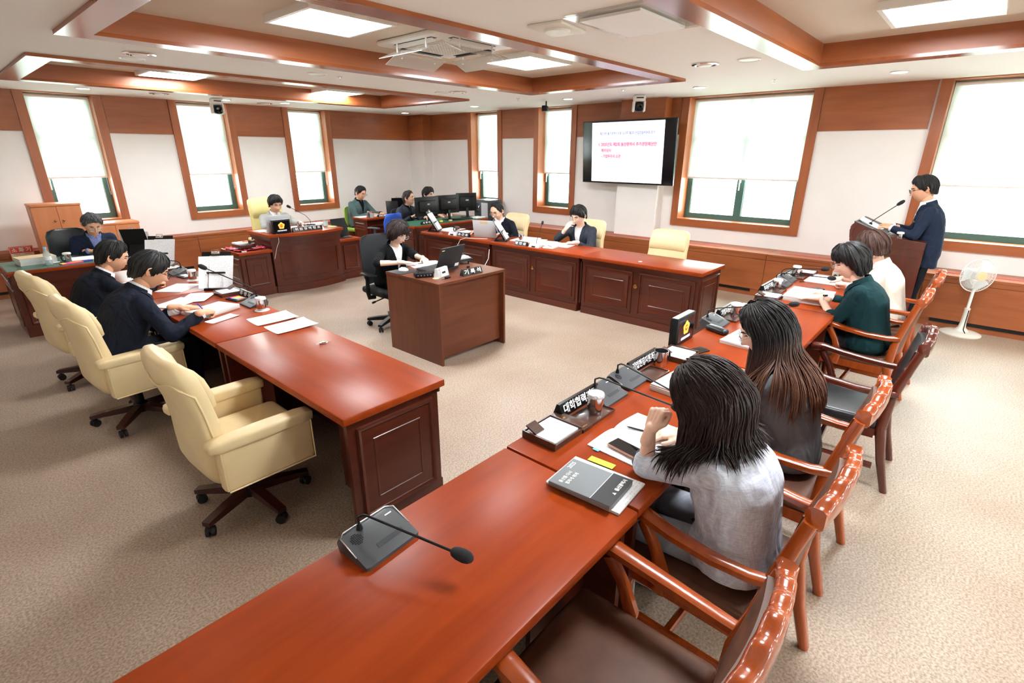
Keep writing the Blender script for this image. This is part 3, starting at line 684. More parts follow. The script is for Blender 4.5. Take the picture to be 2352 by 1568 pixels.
# ---------------------------------------------------------------- chairs
def rrect(w, t, n=28, p=.45, bend=0):
    out = []
    for k in range(n):
        q = 2*PI*k/n; c, s = math.cos(q), math.sin(q)
        x = w*math.copysign(abs(c)**p, c); y = t*math.copysign(abs(s)**p, s)
        out.append((x, y+bend*(x/w)**2))
    return out
def casters(r, rad, base, mat, zt=.105, r0=.045, wide=.026, wheel=.027):
    MB().lathe([(.05,.065), (.055,.09), (.045,.13), (.03,.14), (.028,.30), (.024,.30)], 18).build('column', 'black_plastic', r)
    for k_ in range(5):
        q = base+2*PI*k_/5; c, s = math.cos(q), math.sin(q)
        leg = MB().at((0,0,0), (0,0,q)).loft([[(r0,-wide,.075),(r0,wide,.075),(r0,wide,zt+.02),(r0,-wide,zt+.02)], [(rad*.6,-wide,.072),(rad*.6,wide,.072),(rad*.6,wide,zt+.008),(rad*.6,-wide,zt+.008)], [(rad+.02,-wide*.9,.068),(rad+.02,wide*.9,.068),(rad+.02,wide*.9,zt-.012),(rad+.02,-wide*.9,zt-.012)]]).build('leg', mat, r)
        cs = MB().at((rad*c, rad*s, 0), (0,0,q+.7))
        for e in (-1,1): cs.cyl((.0,e*.006,wheel), wheel, e*.017, 14, axis='y')
        cs.tube([(0,0,wheel), (0,0,.075)], .007, 6); cs.rbox((0,0,wheel+.014), (.04,.02,.03), .008)
        cs.build('caster', 'rubber', leg)
def exec_chair(label, loc, rz, base=0, mat='beige_leather', top=1.0, arms=True, group='cream leather armchairs'):
    r = thing('leather_armchair', label, 'chair', loc, rz, group)
    zs = top-1.0
    def ring(z, w, t, y, b): return [(x, yy+y, z) for x, yy in rrect(w, t, bend=b)]
    shell = [(.33,.20,.02,-.17,0),(.342,.24,.055,-.178,.01),(.40,.262,.070,-.192,.016),(.50,.268,.068,-.200,.024),(.62,.262,.058,-.212,.03),(.74+zs*.7,.256,.054,-.232,.034),(.84+zs,.26,.058,-.256,.038),(.92+zs,.26,.056,-.276,.038),(.968+zs,.25,.046,-.288,.034),(.992+zs,.22,.030,-.294,.03),(1.002+zs,.17,.012,-.296,.02)]
    MB().loft([ring(*a) for a in shell]).build('backrest', mat, r, smooth=60)
    hi = [(.752+zs*.8,.235,.012,-.196,.03),(.765+zs*.8,.246,.032,-.200,.034),(.83+zs,.25,.040,-.214,.038),(.91+zs,.248,.036,-.236,.038),(.955+zs,.235,.022,-.252,.034),(.972+zs,.20,.008,-.262,.03)]
    MB().loft([ring(*a) for a in hi]).build('headrest', mat, r, smooth=60)
    for s in (-1,1):
        pts = [(s*(w+.001), y-t*.30+b, z) for z, w, t, y, b in shell[1:7]]
        pts += [(s*.240,-.286,.885+zs), (s*.20,-.302,.905+zs), (s*.15,-.313,.895+zs), (s*.08,-.321,.872+zs), (0,-.322,.862+zs)]
        MB().tube(pts, .0055, 6).build('piping', mat, r, smooth=60)
    MB().rbox((0,.03,.425), (.47,.54,.12), .045, 3).build('seat', mat, r, smooth=60)
    if arms:
        for s in (-1,1):
            p = MB().rbox((s*.298,.02,.455), (.075,.47,.25), .022, 3).build('arm_panel', mat, r, smooth=60)
            MB().loft([[(s*.298+x, y, z+.585) for x, z in rrect(w, t)] for y, w, t in [(-.255,.02,.012),(-.245,.04,.024),(-.20,.05,.032),(0,.052,.034),(.20,.05,.032),(.262,.044,.027),(.275,.02,.012)]]).build('arm_pad', mat, p, smooth=60)
            MB().tube([(s*.336,-.205,.345), (s*.336,-.205,.56)], .005, 5).tube([(s*.336,-.2,.336), (s*.336,.25,.336), (s*.336,.25,.56)], .005, 5).build('piping', mat, p)
    MB().rbox((0,0,.32), (.30,.34,.035), .01).build('mechanism', 'black_plastic', r)
    MB().tube([(.15,.05,.32), (.27,.06,.31)], .007, 6).build('lever', 'black_plastic', r)
    casters(r, .295, base-rz, 'base_wood')
    return r
L90, R90 = R(-90), R(90)
exec_chair('empty cream leather armchair nearest the camera on brown star base', (.855,2.765,0), L90, R(276))
exec_chair('cream leather armchair under the man writing with a blue pen', (.735,4.42,0), R(-86), R(160))
exec_chair('cream leather armchair under the man holding an orange pen', (.70,5.60,0), R(-84), R(145))
exec_chair('empty cream armchair behind the desk under the wide window', (6.14,2.92,0), R90, R(10), top=.98)
exec_chair('cream armchair under the man touching his mouth', (6.24,4.22,0), R90, R(20), top=1.0)
exec_chair('cream armchair under the bespectacled man with the white laptop', (6.14,5.58,0), R(84), R(30), top=1.0)
exec_chair('tall pale yellow armchair behind the chairman', (3.78,8.58,0), R(180), R(15), 'beige_fabric', top=1.22)
def office_chair(label, loc, rz, mat, frame='black_plastic', top=.95, base=0, arms=True, group='office swivel chairs', name='office_chair', kind='mesh'):
    r = thing(name, label, 'chair', loc, rz, group)
    MB().loft([[(x, y+yy, z) for x, yy in rrect(w, t, bend=.05)] for z, w, t, y in [(.50,.17,.012,-.20),(.52,.20,.02,-.205),(.62,.225,.024,-.225),(.75,.23,.022,-.225),(top-.08,.22,.02,-.245),(top-.02,.19,.018,-.26),(top,.13,.008,-.265)]]).build('backrest', mat, r, smooth=60)
    MB().rbox((0,.0,.44), (.47,.46,.075), .03, 3).build('seat', mat, r, smooth=60)
    MB().tube([(0,-.05,.36), (0,-.22,.38), (0,-.265,.50), (0,-.262,.68)], [.03,.03,.025,.015], 8, flat=.5).build('back_support', frame, r)
    if arms:
        for s in (-1,1):
            MB().tube([(s*.20,.0,.385), (s*.275,-.0,.39), (s*.285,-.0,.45), (s*.28,.0,.635)], [.018,.02,.02,.016], 8, flat=1.4).build('arm_post', frame, r)
            MB().rbox((s*.278,.03,.65), (.075,.25,.025), .012, 2).build('arm_pad', frame, r)
    MB().rbox((0,0,.375), (.22,.26,.05), .015).build('mechanism', frame, r)
    MB().tube([(.1,.05,.37), (.25,.07,.35)], .007, 6).tube([(.25,.07,.35), (.29,.075,.345)], .012, 6).build('lever', frame, r)
    casters(r, .27, base-rz, frame)
    return r
office_chair('black mesh swivel chair under the recording clerk', (3.36,4.86,0), R(178), 'black_mesh', top=1.04, base=R(205))
office_chair('black leather swivel chair under the grey-haired man', (1.20,8.50,0), R(190), 'black_leather', top=.99, base=R(20))
office_chair('blue fabric office chair beside the monitor desk', (5.58,8.05,0), R(12), 'blue_fabric', frame='grey_plastic', top=.90, base=R(40))
office_chair('green fabric chair under the man in the green-grey jacket', (5.96,9.49,0), R(192), 'green_fabric', top=.88, base=R(40), arms=False)
office_chair('black office chair under the man facing the monitors', (6.18,8.20,0), R(190), 'black_mesh', top=.90, base=R(70))
office_chair('black office chair under the man hidden behind the monitors', (6.84,8.46,0), R(180), 'black_mesh', top=.88, base=R(50))
# carved lacquered armchairs along the camera-side desks
def wood_chair(label, loc, rz, leather, wd, seat_mat=None):
    r = thing('lacquered_armchair', label, 'chair', loc, rz, 'lacquered wooden armchairs')
    # seat frame and cushion
    MB().b2((-.245,-.24,.345), (.245,-.205,.40)).b2((-.255,.195,.345), (.255,.23,.40)).b2((-.265,-.24,.345), (-.235,.23,.40)).b2((.235,-.24,.345), (.265,.23,.40)).build('seat_rail', wd, r)
    MB().rbox((0,0,.425), (.52,.49,.075), .026, 3).build('seat', leather, r, smooth=60)
    def tb(pts, w, d, up=(1,0,0)):   # rectangular bar along a path, w across x, d the other way
        rings = []
        P = [Vector(p) for p in pts]
        for i, p in enumerate(P):
            t = (P[min(i+1,len(P)-1)]-P[max(i-1,0)]).normalized(); a = Vector(up); a = (a-t*a.dot(t)).normalized(); b = t.cross(a)
            ww = w[i] if hasattr(w, '__len__') else w; dd = d[i] if hasattr(d, '__len__') else d
            rr = []
            for cx, cy in [(-1,-.6),(-.6,-1),(.6,-1),(1,-.6),(1,.6),(.6,1),(-.6,1),(-1,.6)]: rr.append(tuple(p+a*ww/2*cx+b*dd/2*cy))
            rings.append(rr)
        return MB().loft(rings)
    for s in (-1,1):
        # rear leg and stile in one sweep
        tb([(s*.225,-.36,0), (s*.225,-.305,.20), (s*.228,-.265,.40), (s*.232,-.275,.60), (s*.238,-.322,.80), (s*.242,-.348,.90)], [.042,.046,.052,.05,.046,.044], [.036,.045,.055,.05,.042,.04]).build('rear_leg', wd, r, smooth=50)
        tb([(s*.245,.205,0), (s*.245,.215,.12), (s*.247,.21,.36)], [.036,.042,.05], [.036,.042,.05]).build('front_leg', wd, r, smooth=50)
        # arm post
        tb([(s*.262,.08,.36), (s*.272,.06,.45), (s*.272,.10,.55), (s*.268,.155,.635)], .036, [.07,.05,.04,.046]).build('arm_post', wd, r, smooth=50)
        arm = tb([(s*.246,-.30,.635), (s*.262,-.22,.628), (s*.275,-.10,.632), (s*.278,.04,.648), (s*.272,.15,.668), (s*.266,.215,.662), (s*.264,.232,.652)], [.04,.046,.05,.056,.062,.064,.05], [.036,.036,.036,.036,.04,.05,.04]).build('arm', wd, r, smooth=50)
        for e in (-1,1):
            for q in (0,1): MB().b2((s*.266+e*.032-.002,.155+.0,.655+.012*q), (s*.266+e*.032+.002,.205,.658+.012*q)).build('carved_line', wd, arm)
        tb([(s*.235,-.27,.155), (s*.243,.20,.155)], .026, .036).build('stretcher', wd, r)
    tb([(-.235,.03,.155), (.235,.03,.155)], .026, .03, (0,0,1)).build('stretcher', wd, r)
    # back: two padded faces in a slim frame
    def bk(u, v, o): # u across, v up; o offset forward
        z = .47+.42*v; y = -.262-.012*math.sin(v*PI)-.10*max(0, v-.25)**1.3+.0
        return ((u*2-1)*(.205+.012*v), y+o-.022*(1-(2*u-1)**2)+.0, z)
    pad = MB(); pad.grid(lambda u, v: bk(u, v, .012+.014*(math.sin(PI*min(max(u,0),1))*math.sin(PI*v))**.4), 12, 10, True)
    pad.grid(lambda u, v: bk(u, v, -.012-.006*(math.sin(PI*u)*math.sin(PI*v))**.4), 12, 10)
    n = 24; edge = [(i/n, 0) for i in range(n)]+[(1, i/n) for i in range(n)]+[(1-i/n, 1) for i in range(n)]+[(0, 1-i/n) for i in range(n)]
    pad.loft([[bk(u, v, .012) for u, v in edge], [bk(u, v, -.012) for u, v in edge]], False)
    pad.build('back_pad', leather, r, smooth=60)
    # crest rail with carved waves and round ears
    rings = []; N = 36
    for i in range(N+1):
        u = -1+2*i/N; x = .252*u; a = abs(u)
        y = -.338-.030*(1-u*u); zt = .955+.022*math.cos(u*PI*1.0)+.007*math.cos(u*PI*6); zb = .885+.012*math.cos(u*PI)
        if a > .9: zt += -.0+.01*math.sin((a-.9)/.1*PI); 
        d = .023 if a < .93 else .023*math.sqrt(max(0, 1-((a-.93)/.07)**2))+.004
        if a > .93: m_ = (zt+zb)/2; f = math.sqrt(max(.05, 1-((a-.93)/.07)**2)); zt = m_+(zt-m_)*f; zb = m_-(m_-zb)*f
        y2 = y-.012
        rings.append([(x,y2+d*c,(zt+zb)/2+(zt-zb)/2*s_) for c, s_ in [(-1,-.75),(-.7,-1),(.7,-1),(1,-.75),(1,.7),(.62,1),(-.62,1),(-1,.7)]])
    MB().loft(rings).build('crest_rail', wd, r, smooth=60)
    MB().b2((-.21,-.285,.455), (.21,-.25,.485)).build('lower_rail', wd, r)
    return r
CY = .505
wood_chair('empty brown leather wooden armchair nearest the camera', (.98,CY,0), R(1), 'brown_leather', 'chair_wood')
wood_chair('wooden armchair under the woman in the pale plaid jacket', (1.74,CY-.01,0), R(-2), 'brown_leather', 'chair_wood')
wood_chair('wooden armchair under the long-haired woman in grey', (2.53,CY,0), R(-1), 'brown_leather', 'chair_wood')
wood_chair('empty wooden armchair with black leather seat', (3.61,CY-.09,0), R(3), 'black_leather', 'dark_chair_wood')
wood_chair('wooden armchair under the woman in the dark green jacket', (4.76,CY+.0,0), R(-2), 'brown_leather', 'chair_wood')
wood_chair('wooden armchair under the woman in the cream jacket', (5.62,CY-.02,0), R(1), 'brown_leather', 'chair_wood')
# standing fan
r = thing('standing_fan', 'white standing electric fan with round wire cage', 'fan', (7.46,-.154,0), R(126))
MB().lathe([(.185,0), (.187,.012), (.17,.022), (.07,.04), (.035,.08), (.028,.14), (.025,.28), (.027,.285), (.027,.30), (.001,.30)], 32).build('base', 'offwhite_plastic', r)
MB().tube([(0,0,.29), (0,0,.53)], .015, 12).build('pole', 'white_plastic', r)
MB().tube([(.02,.10,.032), (.012,.05,.06), (.0,.030,.12), (0,.027,.28)], .005, 6).build('cord', 'black_plastic', r)
hub = Vector((0,0,.67))
MB().loft([[(x, y, .67+z) for x, z in [(rr*math.cos(q), rr*math.sin(q)) for q in [2*PI*k/16 for k in range(16)]]] for y, rr in [(-.20,.02),(-.19,.045),(-.12,.055),(-.05,.05),(-.04,.02)]]).build('motor', 'white_plastic', r, smooth=50)
MB().rbox((0,-.06,.565), (.05,.12,.10), .015).build('neck', 'white_plastic', r)
cg = MB(); RR = .18
for ring_r, yy in [(RR,.0), (.11,.045), (.11,-.045)]: cg.tube([(ring_r*math.cos(2*PI*k/40), yy, .67+ring_r*math.sin(2*PI*k/40)) for k in range(40)], .0045 if ring_r == RR else .002, 5, closed=True)
for k_ in range(64):
    q = 2*PI*k_/64; c, s = math.cos(q), math.sin(q)
    for sg in (1,-1): cg.tube([(.05*c, sg*.055, .67+.05*s), (.12*c, sg*.045, .67+.12*s), (RR*c, 0, .67+RR*s)], .0014, 4, caps=False)
cage = cg.build('cage', 'white_plastic', r)
MB().lathe([(.052,0), (.05,.008), (.001,.012)], 24).build('badge', 'fan_hub', cage, (0,.052,.67), (R(-90),0,0))
for k_ in range(3):
    q = 2*PI*k_/3
    MB().at((0,0,.67), (0,q,0)).grid(lambda u, v: (.03+.125*v, (u-.5)*.03*(1-.3*v)+.0, (u-.5)*(.05+.11*v)), 6, 6).build('blade', 'fan_blade', r, smooth=60)
# ---------------------------------------------------------------- people
def interp(tab, x):
    for (a, b), (c, d) in zip(tab, tab[1:]):
        if x <= c: t = (x-a)/(c-a); t = t*t*(3-2*t); return b+(d-b)*t
    return tab[-1][1]
def sph(ph, th): return Vector((math.sin(ph)*math.cos(th), math.cos(ph)*math.cos(th), math.sin(th)))
def skull(d):
    x, y, z = d; t = max(0, -z)
    X = .0765*x*(1-.30*t**1.7); Z = (.118 if z < 0 else .112)*z
    Y = .098*y*(1-.42*t) if y < 0 else .090*y*(1+.06*t)
    return Vector((X, Y, Z))
def feat(fx, fz):
    g = lambda a, s: math.exp(-(a/s)**2); ax = abs(fx)
    s = 0 if fz > .022 else ((.022-fz)/.050 if fz > -.028 else max(0, 1-(-.028-fz)/.011))
    dy = .019*g(fx,.0085)*s + .009*g(fx,.015)*g(fz+.028,.008)
    dy += -.010*g(ax-.031,.015)*g(fz-.012,.011) + .004*g(fz-.031,.008)*g(fx,.045)
    dy += .005*g(fx,.02)*g(fz+.062,.011) - .004*g(fx,.019)*g(fz+.0615,.0025)
    dy += .006*g(fx,.02)*g(fz+.099,.014) + .004*g(ax-.042,.02)*g(fz+.022,.02) - .003*g(fx,.03)*g(fz+.082,.006)
    return dy
def face_y(fx, fz):
    x, z = fx/.0765, fz/.115; y = math.sqrt(max(.02, 1-x*x-z*z)); return .090*y+feat(fx, fz)
def _head():
    NU, NV = 80, 60; vs = []; fs = []
    for j in range(NV+1):
        th = -PI/2+PI*j/NV
        for i in range(NU):
            s = -1+2*i/NU; ph = PI*math.copysign(abs(s)**1.6, s); d = sph(ph, th); p = skull(d)
            if d.y > 0: p.y += feat(p.x, p.z)*min(1, d.y*2.5)
            vs.append(tuple(p))
    for j in range(NV):
        for i in range(NU): k_ = (i+1) % NU; fs.append((j*NU+i, j*NU+k_, (j+1)*NU+k_, (j+1)*NU+i))
    m = MB(); m.add(vs, fs)
    for s in (-1,1):   # ears
        m.at((s*.078,-.012,-.004), (R(-8),0,s*R(22)))
        m.ell((0,0,0), (.006,.017,.031), 12, 10)
        m.tube([(s*.004,.012,-.02), (s*.006,-.006,-.026), (s*.008,-.018,-.008), (s*.008,-.017,.014), (s*.007,-.004,.028), (s*.004,.010,.020)], .0042, 6)
    return np.array(m.v), m.f
HEAD_V, HEAD_F = _head()
# ---- hands
CURL = {'flat': [(6,8,5)]*4, 'rest': [(22,28,16),(26,32,18),(30,36,20),(34,38,20)], 'fist': [(78,95,55)]*4, 'pen': [(38,52,25),(52,62,35),(66,78,40),(72,80,42)], 'mouse': [(18,22,12),(20,25,14),(28,34,18),(32,36,18)]}
_hc = {}
def hand_mesh(pose, side):
    if (pose, side) in _hc: return _hc[(pose, side)]
    m = MB(); s = 1 if side == 'R' else -1
    xs = [-.030,-.0105,.010,.029]; y0 = [.084,.089,.085,.077]; ln = [(.040,.024,.021),(.044,.028,.022),(.041,.026,.021),(.032,.020,.019)]
    m.cap((0,-.05,0), (0,.012,0), .0265, .025, 12)
    for x in xs: m.cap((s*x*.62,.012,0), (s*x,y0[xs.index(x)],0), .0155, .0125, 10)
    m.cap((s*-.012,.03,-.005), (s*.012,.06,-.004), .018, .016, 10)
    for k_, x in enumerate(xs):
        p = Vector((s*x,y0[k_],0)); a = 0; r = .0098 if k_ < 3 else .0085
        for L, c in zip(ln[k_], CURL[pose][k_]):
            a += R(c); q = p+Vector((s*x*.10*math.cos(a), math.cos(a), -math.sin(a))).normalized()*L
            m.cap(p, q, r, r*.9, 8, 2); p = q; r *= .92
    if pose == 'fist': th = [(-.020,.020,-.006),(-.042,.048,-.018),(-.034,.074,-.034),(-.012,.082,-.042)]
    elif pose == 'pen': th = [(-.020,.018,-.006),(-.046,.046,-.020),(-.046,.082,-.036),(-.036,.104,-.046)]
    else: th = [(-.020,.016,-.004),(-.046,.042,-.012),(-.058,.072,-.016),(-.060,.096,-.018)]
    th = [(s*x, y, z) for x, y, z in th]
    for a, b, r in zip(th, th[1:], (.0135,.0112,.0100)): m.cap(a, b, r, r*.9, 8, 2)
    _hc[(pose, side)] = arrays(remesh(m, .0042, 3)); return _hc[(pose, side)]
HAIR = {
 'short': ([(0,44),(30,40),(46,30),(58,12),(72,8),(84,-14),(92,-4),(104,-4),(116,-26),(145,-40),(180,-43)], .014),
 'crew': ([(0,40),(30,36),(48,26),(60,10),(74,4),(86,-10),(93,-2),(104,-4),(116,-26),(145,-40),(180,-43)], .019),
 'receding': ([(0,56),(20,54),(38,44),(54,22),(70,8),(84,-10),(92,-4),(104,-4),(116,-26),(145,-40),(180,-43)], .012),
 'fringe': ([(0,31),(25,29),(42,22),(56,6),(72,0),(86,-14),(93,-6),(104,-6),(116,-28),(145,-42),(180,-45)], .024),
 'bob': ([(0,24),(30,21),(48,16),(66,2),(77,-20),(88,-46),(102,-52),(130,-54),(180,-56)], .030),
 'pixie': ([(0,22),(30,18),(44,6),(56,-16),(70,-30),(92,-32),(115,-44),(180,-52)], .030),
 'long': ([(0,46),(18,40),(38,24),(56,0),(70,-40),(90,-64),(180,-70)], .022),
}
def hair_cap(style, seed=0, vol=1.0):
    tab, th = HAIR[style]; th *= vol; rnd = random.Random(seed)
    ks = [(rnd.randint(9,16), rnd.uniform(0,6)), (rnd.randint(22,34), rnd.uniform(0,6)), (rnd.randint(40,60), rnd.uniform(0,6))]
    NU, NV = 96, 26; m = MB()
    def fn(u, v):
        ph = -PI+2*PI*u; tb = R(interp(tab, abs(math.degrees(ph)))); tb += R(1.6)*sum(math.sin(k_*ph+o) for k_, o in ks)
        t = PI/2+(tb-PI/2)*v; lo = R(-12)
        d = sph(ph, max(t, lo)); p = skull(d)
        if t < lo: q = skull(sph(ph, t)); p = Vector((p.x*.985, p.y*.985, q.z))
        n = Vector((p.x/.006, p.y/.0085, p.z/.0125)).normalized()
        prof = min(1, .62+.5*math.sin(PI*min(1, v*1.15)))*(1 if v < .86 else 1-.62*((v-.86)/.14)**1.5)
        if style in ('long','bob','pixie'): p = p+Vector((math.copysign(1, p.x), 0, 0))*.013*math.exp(-((abs(ph)-R(97))/R(26))**2)*min(1, v*1.6)
        cl = 1+.10*math.sin(ks[0][0]*ph+ks[0][1]+v*2)+.07*math.sin(ks[1][0]*ph+ks[1][1]-v*3)+.04*math.sin(ks[2][0]*ph+v*4)
        return tuple(p+n*(th*prof*cl+.002))
    m.grid(fn, NU, NV, True)
    for i in range(int(150*vol)):
        u = rnd.random(); v0 = rnd.uniform(.05,.75); dr = rnd.uniform(-.018,.018); ve = min(1.03, v0+rnd.uniform(.25,.5)); pts = []
        for a in range(6):
            v = v0+(ve-v0)*a/5; q = Vector(fn((u+dr*a/5) % 1, v)); n = Vector((q.x/.006, q.y/.0085, q.z/.0125)).normalized(); pts.append(q+n*(.0025*math.sin(PI*a/5)-.001))
        m.tube(pts, [.002,.0042,.005,.0045,.003,.0006], 5, flat=.6)
    return m
def frame_of(y, up):
    y = y.normalized(); x = y.cross(up).normalized(); z = x.cross(y); return Matrix((x, y, z)).transposed()
def wedge(me, planes, off, name, mat, parent):
    bm = bmesh.new(); bm.from_mesh(me)
    for co, no in planes: bmesh.ops.bisect_plane(bm, geom=bm.verts[:]+bm.edges[:]+bm.faces[:], plane_co=co, plane_no=no, clear_outer=True)
    if not bm.faces: bm.free(); return None
    bm.normal_update()
    for v in bm.verts: v.co += v.normal*off
    m2 = bpy.data.meshes.new(name); bm.to_mesh(m2); bm.free()
    m2.polygons.foreach_set('use_smooth', [True]*len(m2.polygons))
    return mobj(name, m2, mat, parent)
def person(label, head, face, lean=18, hy=0, hp=20, roll=0, hands=(), female=False, size=1.0, skinm='skin_a', hair='short', hairm_='hair_black', hvol=1.0, seed=1,
           jacket='navy_suit', shirt='white_shirt', tie=None, trousers='trouser_dark', shoes='black_leather', glasses=None, stand=False, vox=.011, sleeve=1.0, vneck=.46, collar=True, lapel=True, inner=None, buttons=0, pin=None, locks=None, shirtcollar=True, long_hem=0, brow=1):
    F = R(face); rz = F-PI/2; Rz = Matrix.Rotation(rz, 3, 'Z'); ln = R(lean); hz = .90 if stand else .535
    nb_off = Vector((0,-.054,-.150)); nb_off.rotate(Euler((-ln*.55,0,0)))
    T = Vector((0, math.sin(ln), math.cos(ln))); Fw = Vector((0, math.cos(ln), -math.sin(ln))); Xa = Vector((1,0,0))
    L = (head[2]+nb_off.z-hz)/T.z
    root_xy = Vector((head[0], head[1], 0))-Rz @ Vector((0, nb_off.y*-1*-1+T.y*L-0, 0))+Rz @ Vector((0, 2*nb_off.y*0, 0))
    # head = pelvis + T*L - nb_off (horizontal part)
    root_xy = Vector((head[0], head[1], 0))-Rz @ Vector((0, T.y*L-nb_off.y, 0))
    P = thing('person', label, 'person', root_xy, rz)
    inv = (Matrix.Translation(root_xy) @ Rz.to_4x4()).inverted(); loc = lambda p: inv @ Vector(p)
    pel = Vector((0,0,hz)); h = loc(head); nb = pel+T*L
    ctrl = (pel+nb)/2-Fw*.055
    def spine(t): return pel*(1-t)**2+ctrl*2*t*(1-t)+nb*t*t
    def tang(t): return ((ctrl-pel)*(1-t)+(nb-ctrl)*t).normalized()
    k = size*(.90 if female else 1.0); sw = size*(.86 if female else 1.0)
    def torso(m, fat, lowest=-.13):
        tab = [(lowest,.10,.09),(-.08,.178,.125),(.02,.188,.138),(.2,.176,.132),(.42,.180,.130),(.62,.194,.132),(.76,.192,.122),(.86,.160,.100),(.94,.105,.078),(1.0,.070,.064)]
        if female: tab = [(lowest,.11,.10),(-.08,.185,.130),(.02,.190,.138),(.22,.165,.122),(.42,.168,.122),(.6,.180,.132),(.75,.178,.115),(.86,.150,.092),(.94,.098,.072),(1.0,.064,.060)]
        if stand: tab[0] = (lowest,.182,.132)
        rings = []
        for t, w, d in tab:
            c = spine(t) if t >= 0 else pel+Vector((0,-.01,t*L)); tg = tang(max(t, 0)); f = tg.cross(Xa)*1.0
            if t < 0 and stand: c = pel+Vector((0,0,t*L))
            rings.append([tuple(c+Xa*(w*size+fat)*math.copysign(abs(math.cos(q))**.85, math.cos(q))+f*(d*size+fat)*math.copysign(abs(math.sin(q))**.85, math.sin(q))) for q in [2*PI*i/20 for i in range(20)]])
        m.loft(rings)
    # joints
    sh = {}; el = {}; wr = {}; hd = {}
    a_, b_ = .285*k, .252*k
    for sg, side in ((1,'R'), (-1,'L')):
        tg = tang(.86); f = tg.cross(Xa)
        s0 = spine(.87)+Xa*sg*.178*sw-f*.004-tg*.01
        hh = [x for x in hands if x['s'] == side]
        if hh:
            hh = hh[0]; w = loc(hh['p'])
        else:
            hh = dict(pose='rest'); w = Vector((sg*.16, .30 if not stand else .02, .62 if not stand else .80))
        d = w-s0; D_ = d.length
        if D_ > a_+b_-.004: w = s0+d*((a_+b_-.004)/D_); d = w-s0; D_ = d.length
        if 'e' in hh: e = loc(hh['e'])
        else:
            x = (a_*a_-b_*b_+D_*D_)/(2*D_); hgt = math.sqrt(max(1e-5, a_*a_-x*x)); dn = d/D_
            pole = Vector(hh.get('pole', (sg*.55,-.35,-.8))); pole = (pole-dn*pole.dot(dn)).normalized(); e = s0+dn*x+pole*hgt
        sh[side], el[side], wr[side] = s0, e, w
        fd = (w-e).normalized()
        if 'd' in hh: fd = (Rz.inverted() @ Vector(hh['d'])).normalized()
        elif 'pose' in hh and hh['pose'] in ('rest','flat','mouse','pen') and hands: fd = Vector((fd.x, fd.y, min(max(fd.z, -.35), .05))).normalized()
        up = Rz.inverted() @ Vector(hh['u']) if 'u' in hh else Vector((sg*.25 if hh.get('pose') == 'pen' else .0, 0, 1))
        hd[side] = (fd, up, hh.get('pose', 'rest'))
    hip = {}; kn = {}; an = {}
    for sg, side in ((1,'R'), (-1,'L')):
        if stand: hip[side], kn[side], an[side] = Vector((sg*.09,0,hz-.02)), Vector((sg*.10,.03,.49)), Vector((sg*.105,0,.09))
        else: hip[side], kn[side], an[side] = Vector((sg*.09,.02,hz-.01)), Vector((sg*.11,.43*k,.505)), Vector((sg*.115,.40*k,.10))
    # --- body: one continuous skin mesh
    m = MB(); torso(m, -.02)
    ntop = h+Matrix.Rotation(-R(hp)*.6, 3, 'X') @ Vector((0,-.030,-.055))
    m.cap(nb-T*.06, ntop, .060*(.88 if female else 1), .052*(.86 if female else 1), 14)
    for s in 'RL':
        m.cap(sh[s], el[s], .042*k, .038*k); m.cap(el[s], wr[s], .037*k, .026*k); m.cap(spine(.84), sh[s], .05, .045)
        m.cap(hip[s], kn[s], .07*k, .052*k); m.cap(kn[s], an[s], .048*k, .036*k)
        m.cap(an[s]-Vector((0,.02,.05)), an[s]+Vector((0,.13,-.06)), .034, .026)
    V, Fc = arrays(remesh(m, .013, 4)); V = list(map(tuple, V)); Fc = list(Fc)
    Rh = Matrix.Rotation(R(hy), 3, 'Z') @ Matrix.Rotation(-R(hp), 3, 'X') @ Matrix.Rotation(R(roll), 3, 'Y'); hs = (1.08 if female else 1.13)*size**.5
    Hm = Matrix.Translation(h) @ Rh.to_4x4() @ Matrix.Scale(hs, 4)
    def addto(vs, fs, X):
        n = len(V); V.extend(tuple(X @ Vector(p)) for p in vs); Fc.extend(tuple(i+n for i in f) for f in fs)
    addto(HEAD_V, HEAD_F, Hm)
    HX = {}
    for s in 'RL':
        fd, up, pose = hd[s]; vs, fs = hand_mesh(pose, s); B = frame_of(fd, up)
        HX[s] = Matrix.Translation(wr[s]) @ B.to_4x4() @ Matrix.Scale(k*1.0, 4); addto(vs, fs, HX[s])
    me = bpy.data.meshes.new('body'); me.from_pydata(V, [], Fc); me.polygons.foreach_set('use_smooth', [True]*len(me.polygons))
    mobj('body', me, skinm, P)
    # --- face
    dk = hairm_ if hairm_ != 'hair_tipped' else 'hair_black'
    for sg in (-1,1):
        e = MB(); e.tube([(sg*x, face_y(x, z)+.0012, z) for x, z in [(.018,.009),(.025,.0125),(.033,.0125),(.041,.010)]], [.0012,.0030,.0032,.0014], 6)
        o = e.build('eye', 'eye_dark', P, smooth=60); o.matrix_local = Hm
        b = MB(); b.tube([(sg*x, face_y(x, z)+.001, z) for x, z in [(.013,.029),(.024,.0325),(.036,.032),(.046,.027)]], [.0028*brow,.0042*brow,.0038*brow,.0014], 6)
        o = b.build('eyebrow', dk, P, smooth=60); o.matrix_local = Hm
    l = MB(); l.tube([(x, face_y(x, -.062)+.0005, -.0615-.002*math.cos(x/.022*PI/2)) for x in [-.024,-.016,-.008,0,.008,.016,.024]], [.0012,.004,.0055,.005,.0055,.004,.0012], 8, flat=.8)
    o = l.build('lips', 'lip' if female else 'lip_soft', P, smooth=60); o.matrix_local = Hm
    o = hair_cap(hair, seed, hvol).build('hair', dk, P, smooth=180); o.matrix_local = Hm
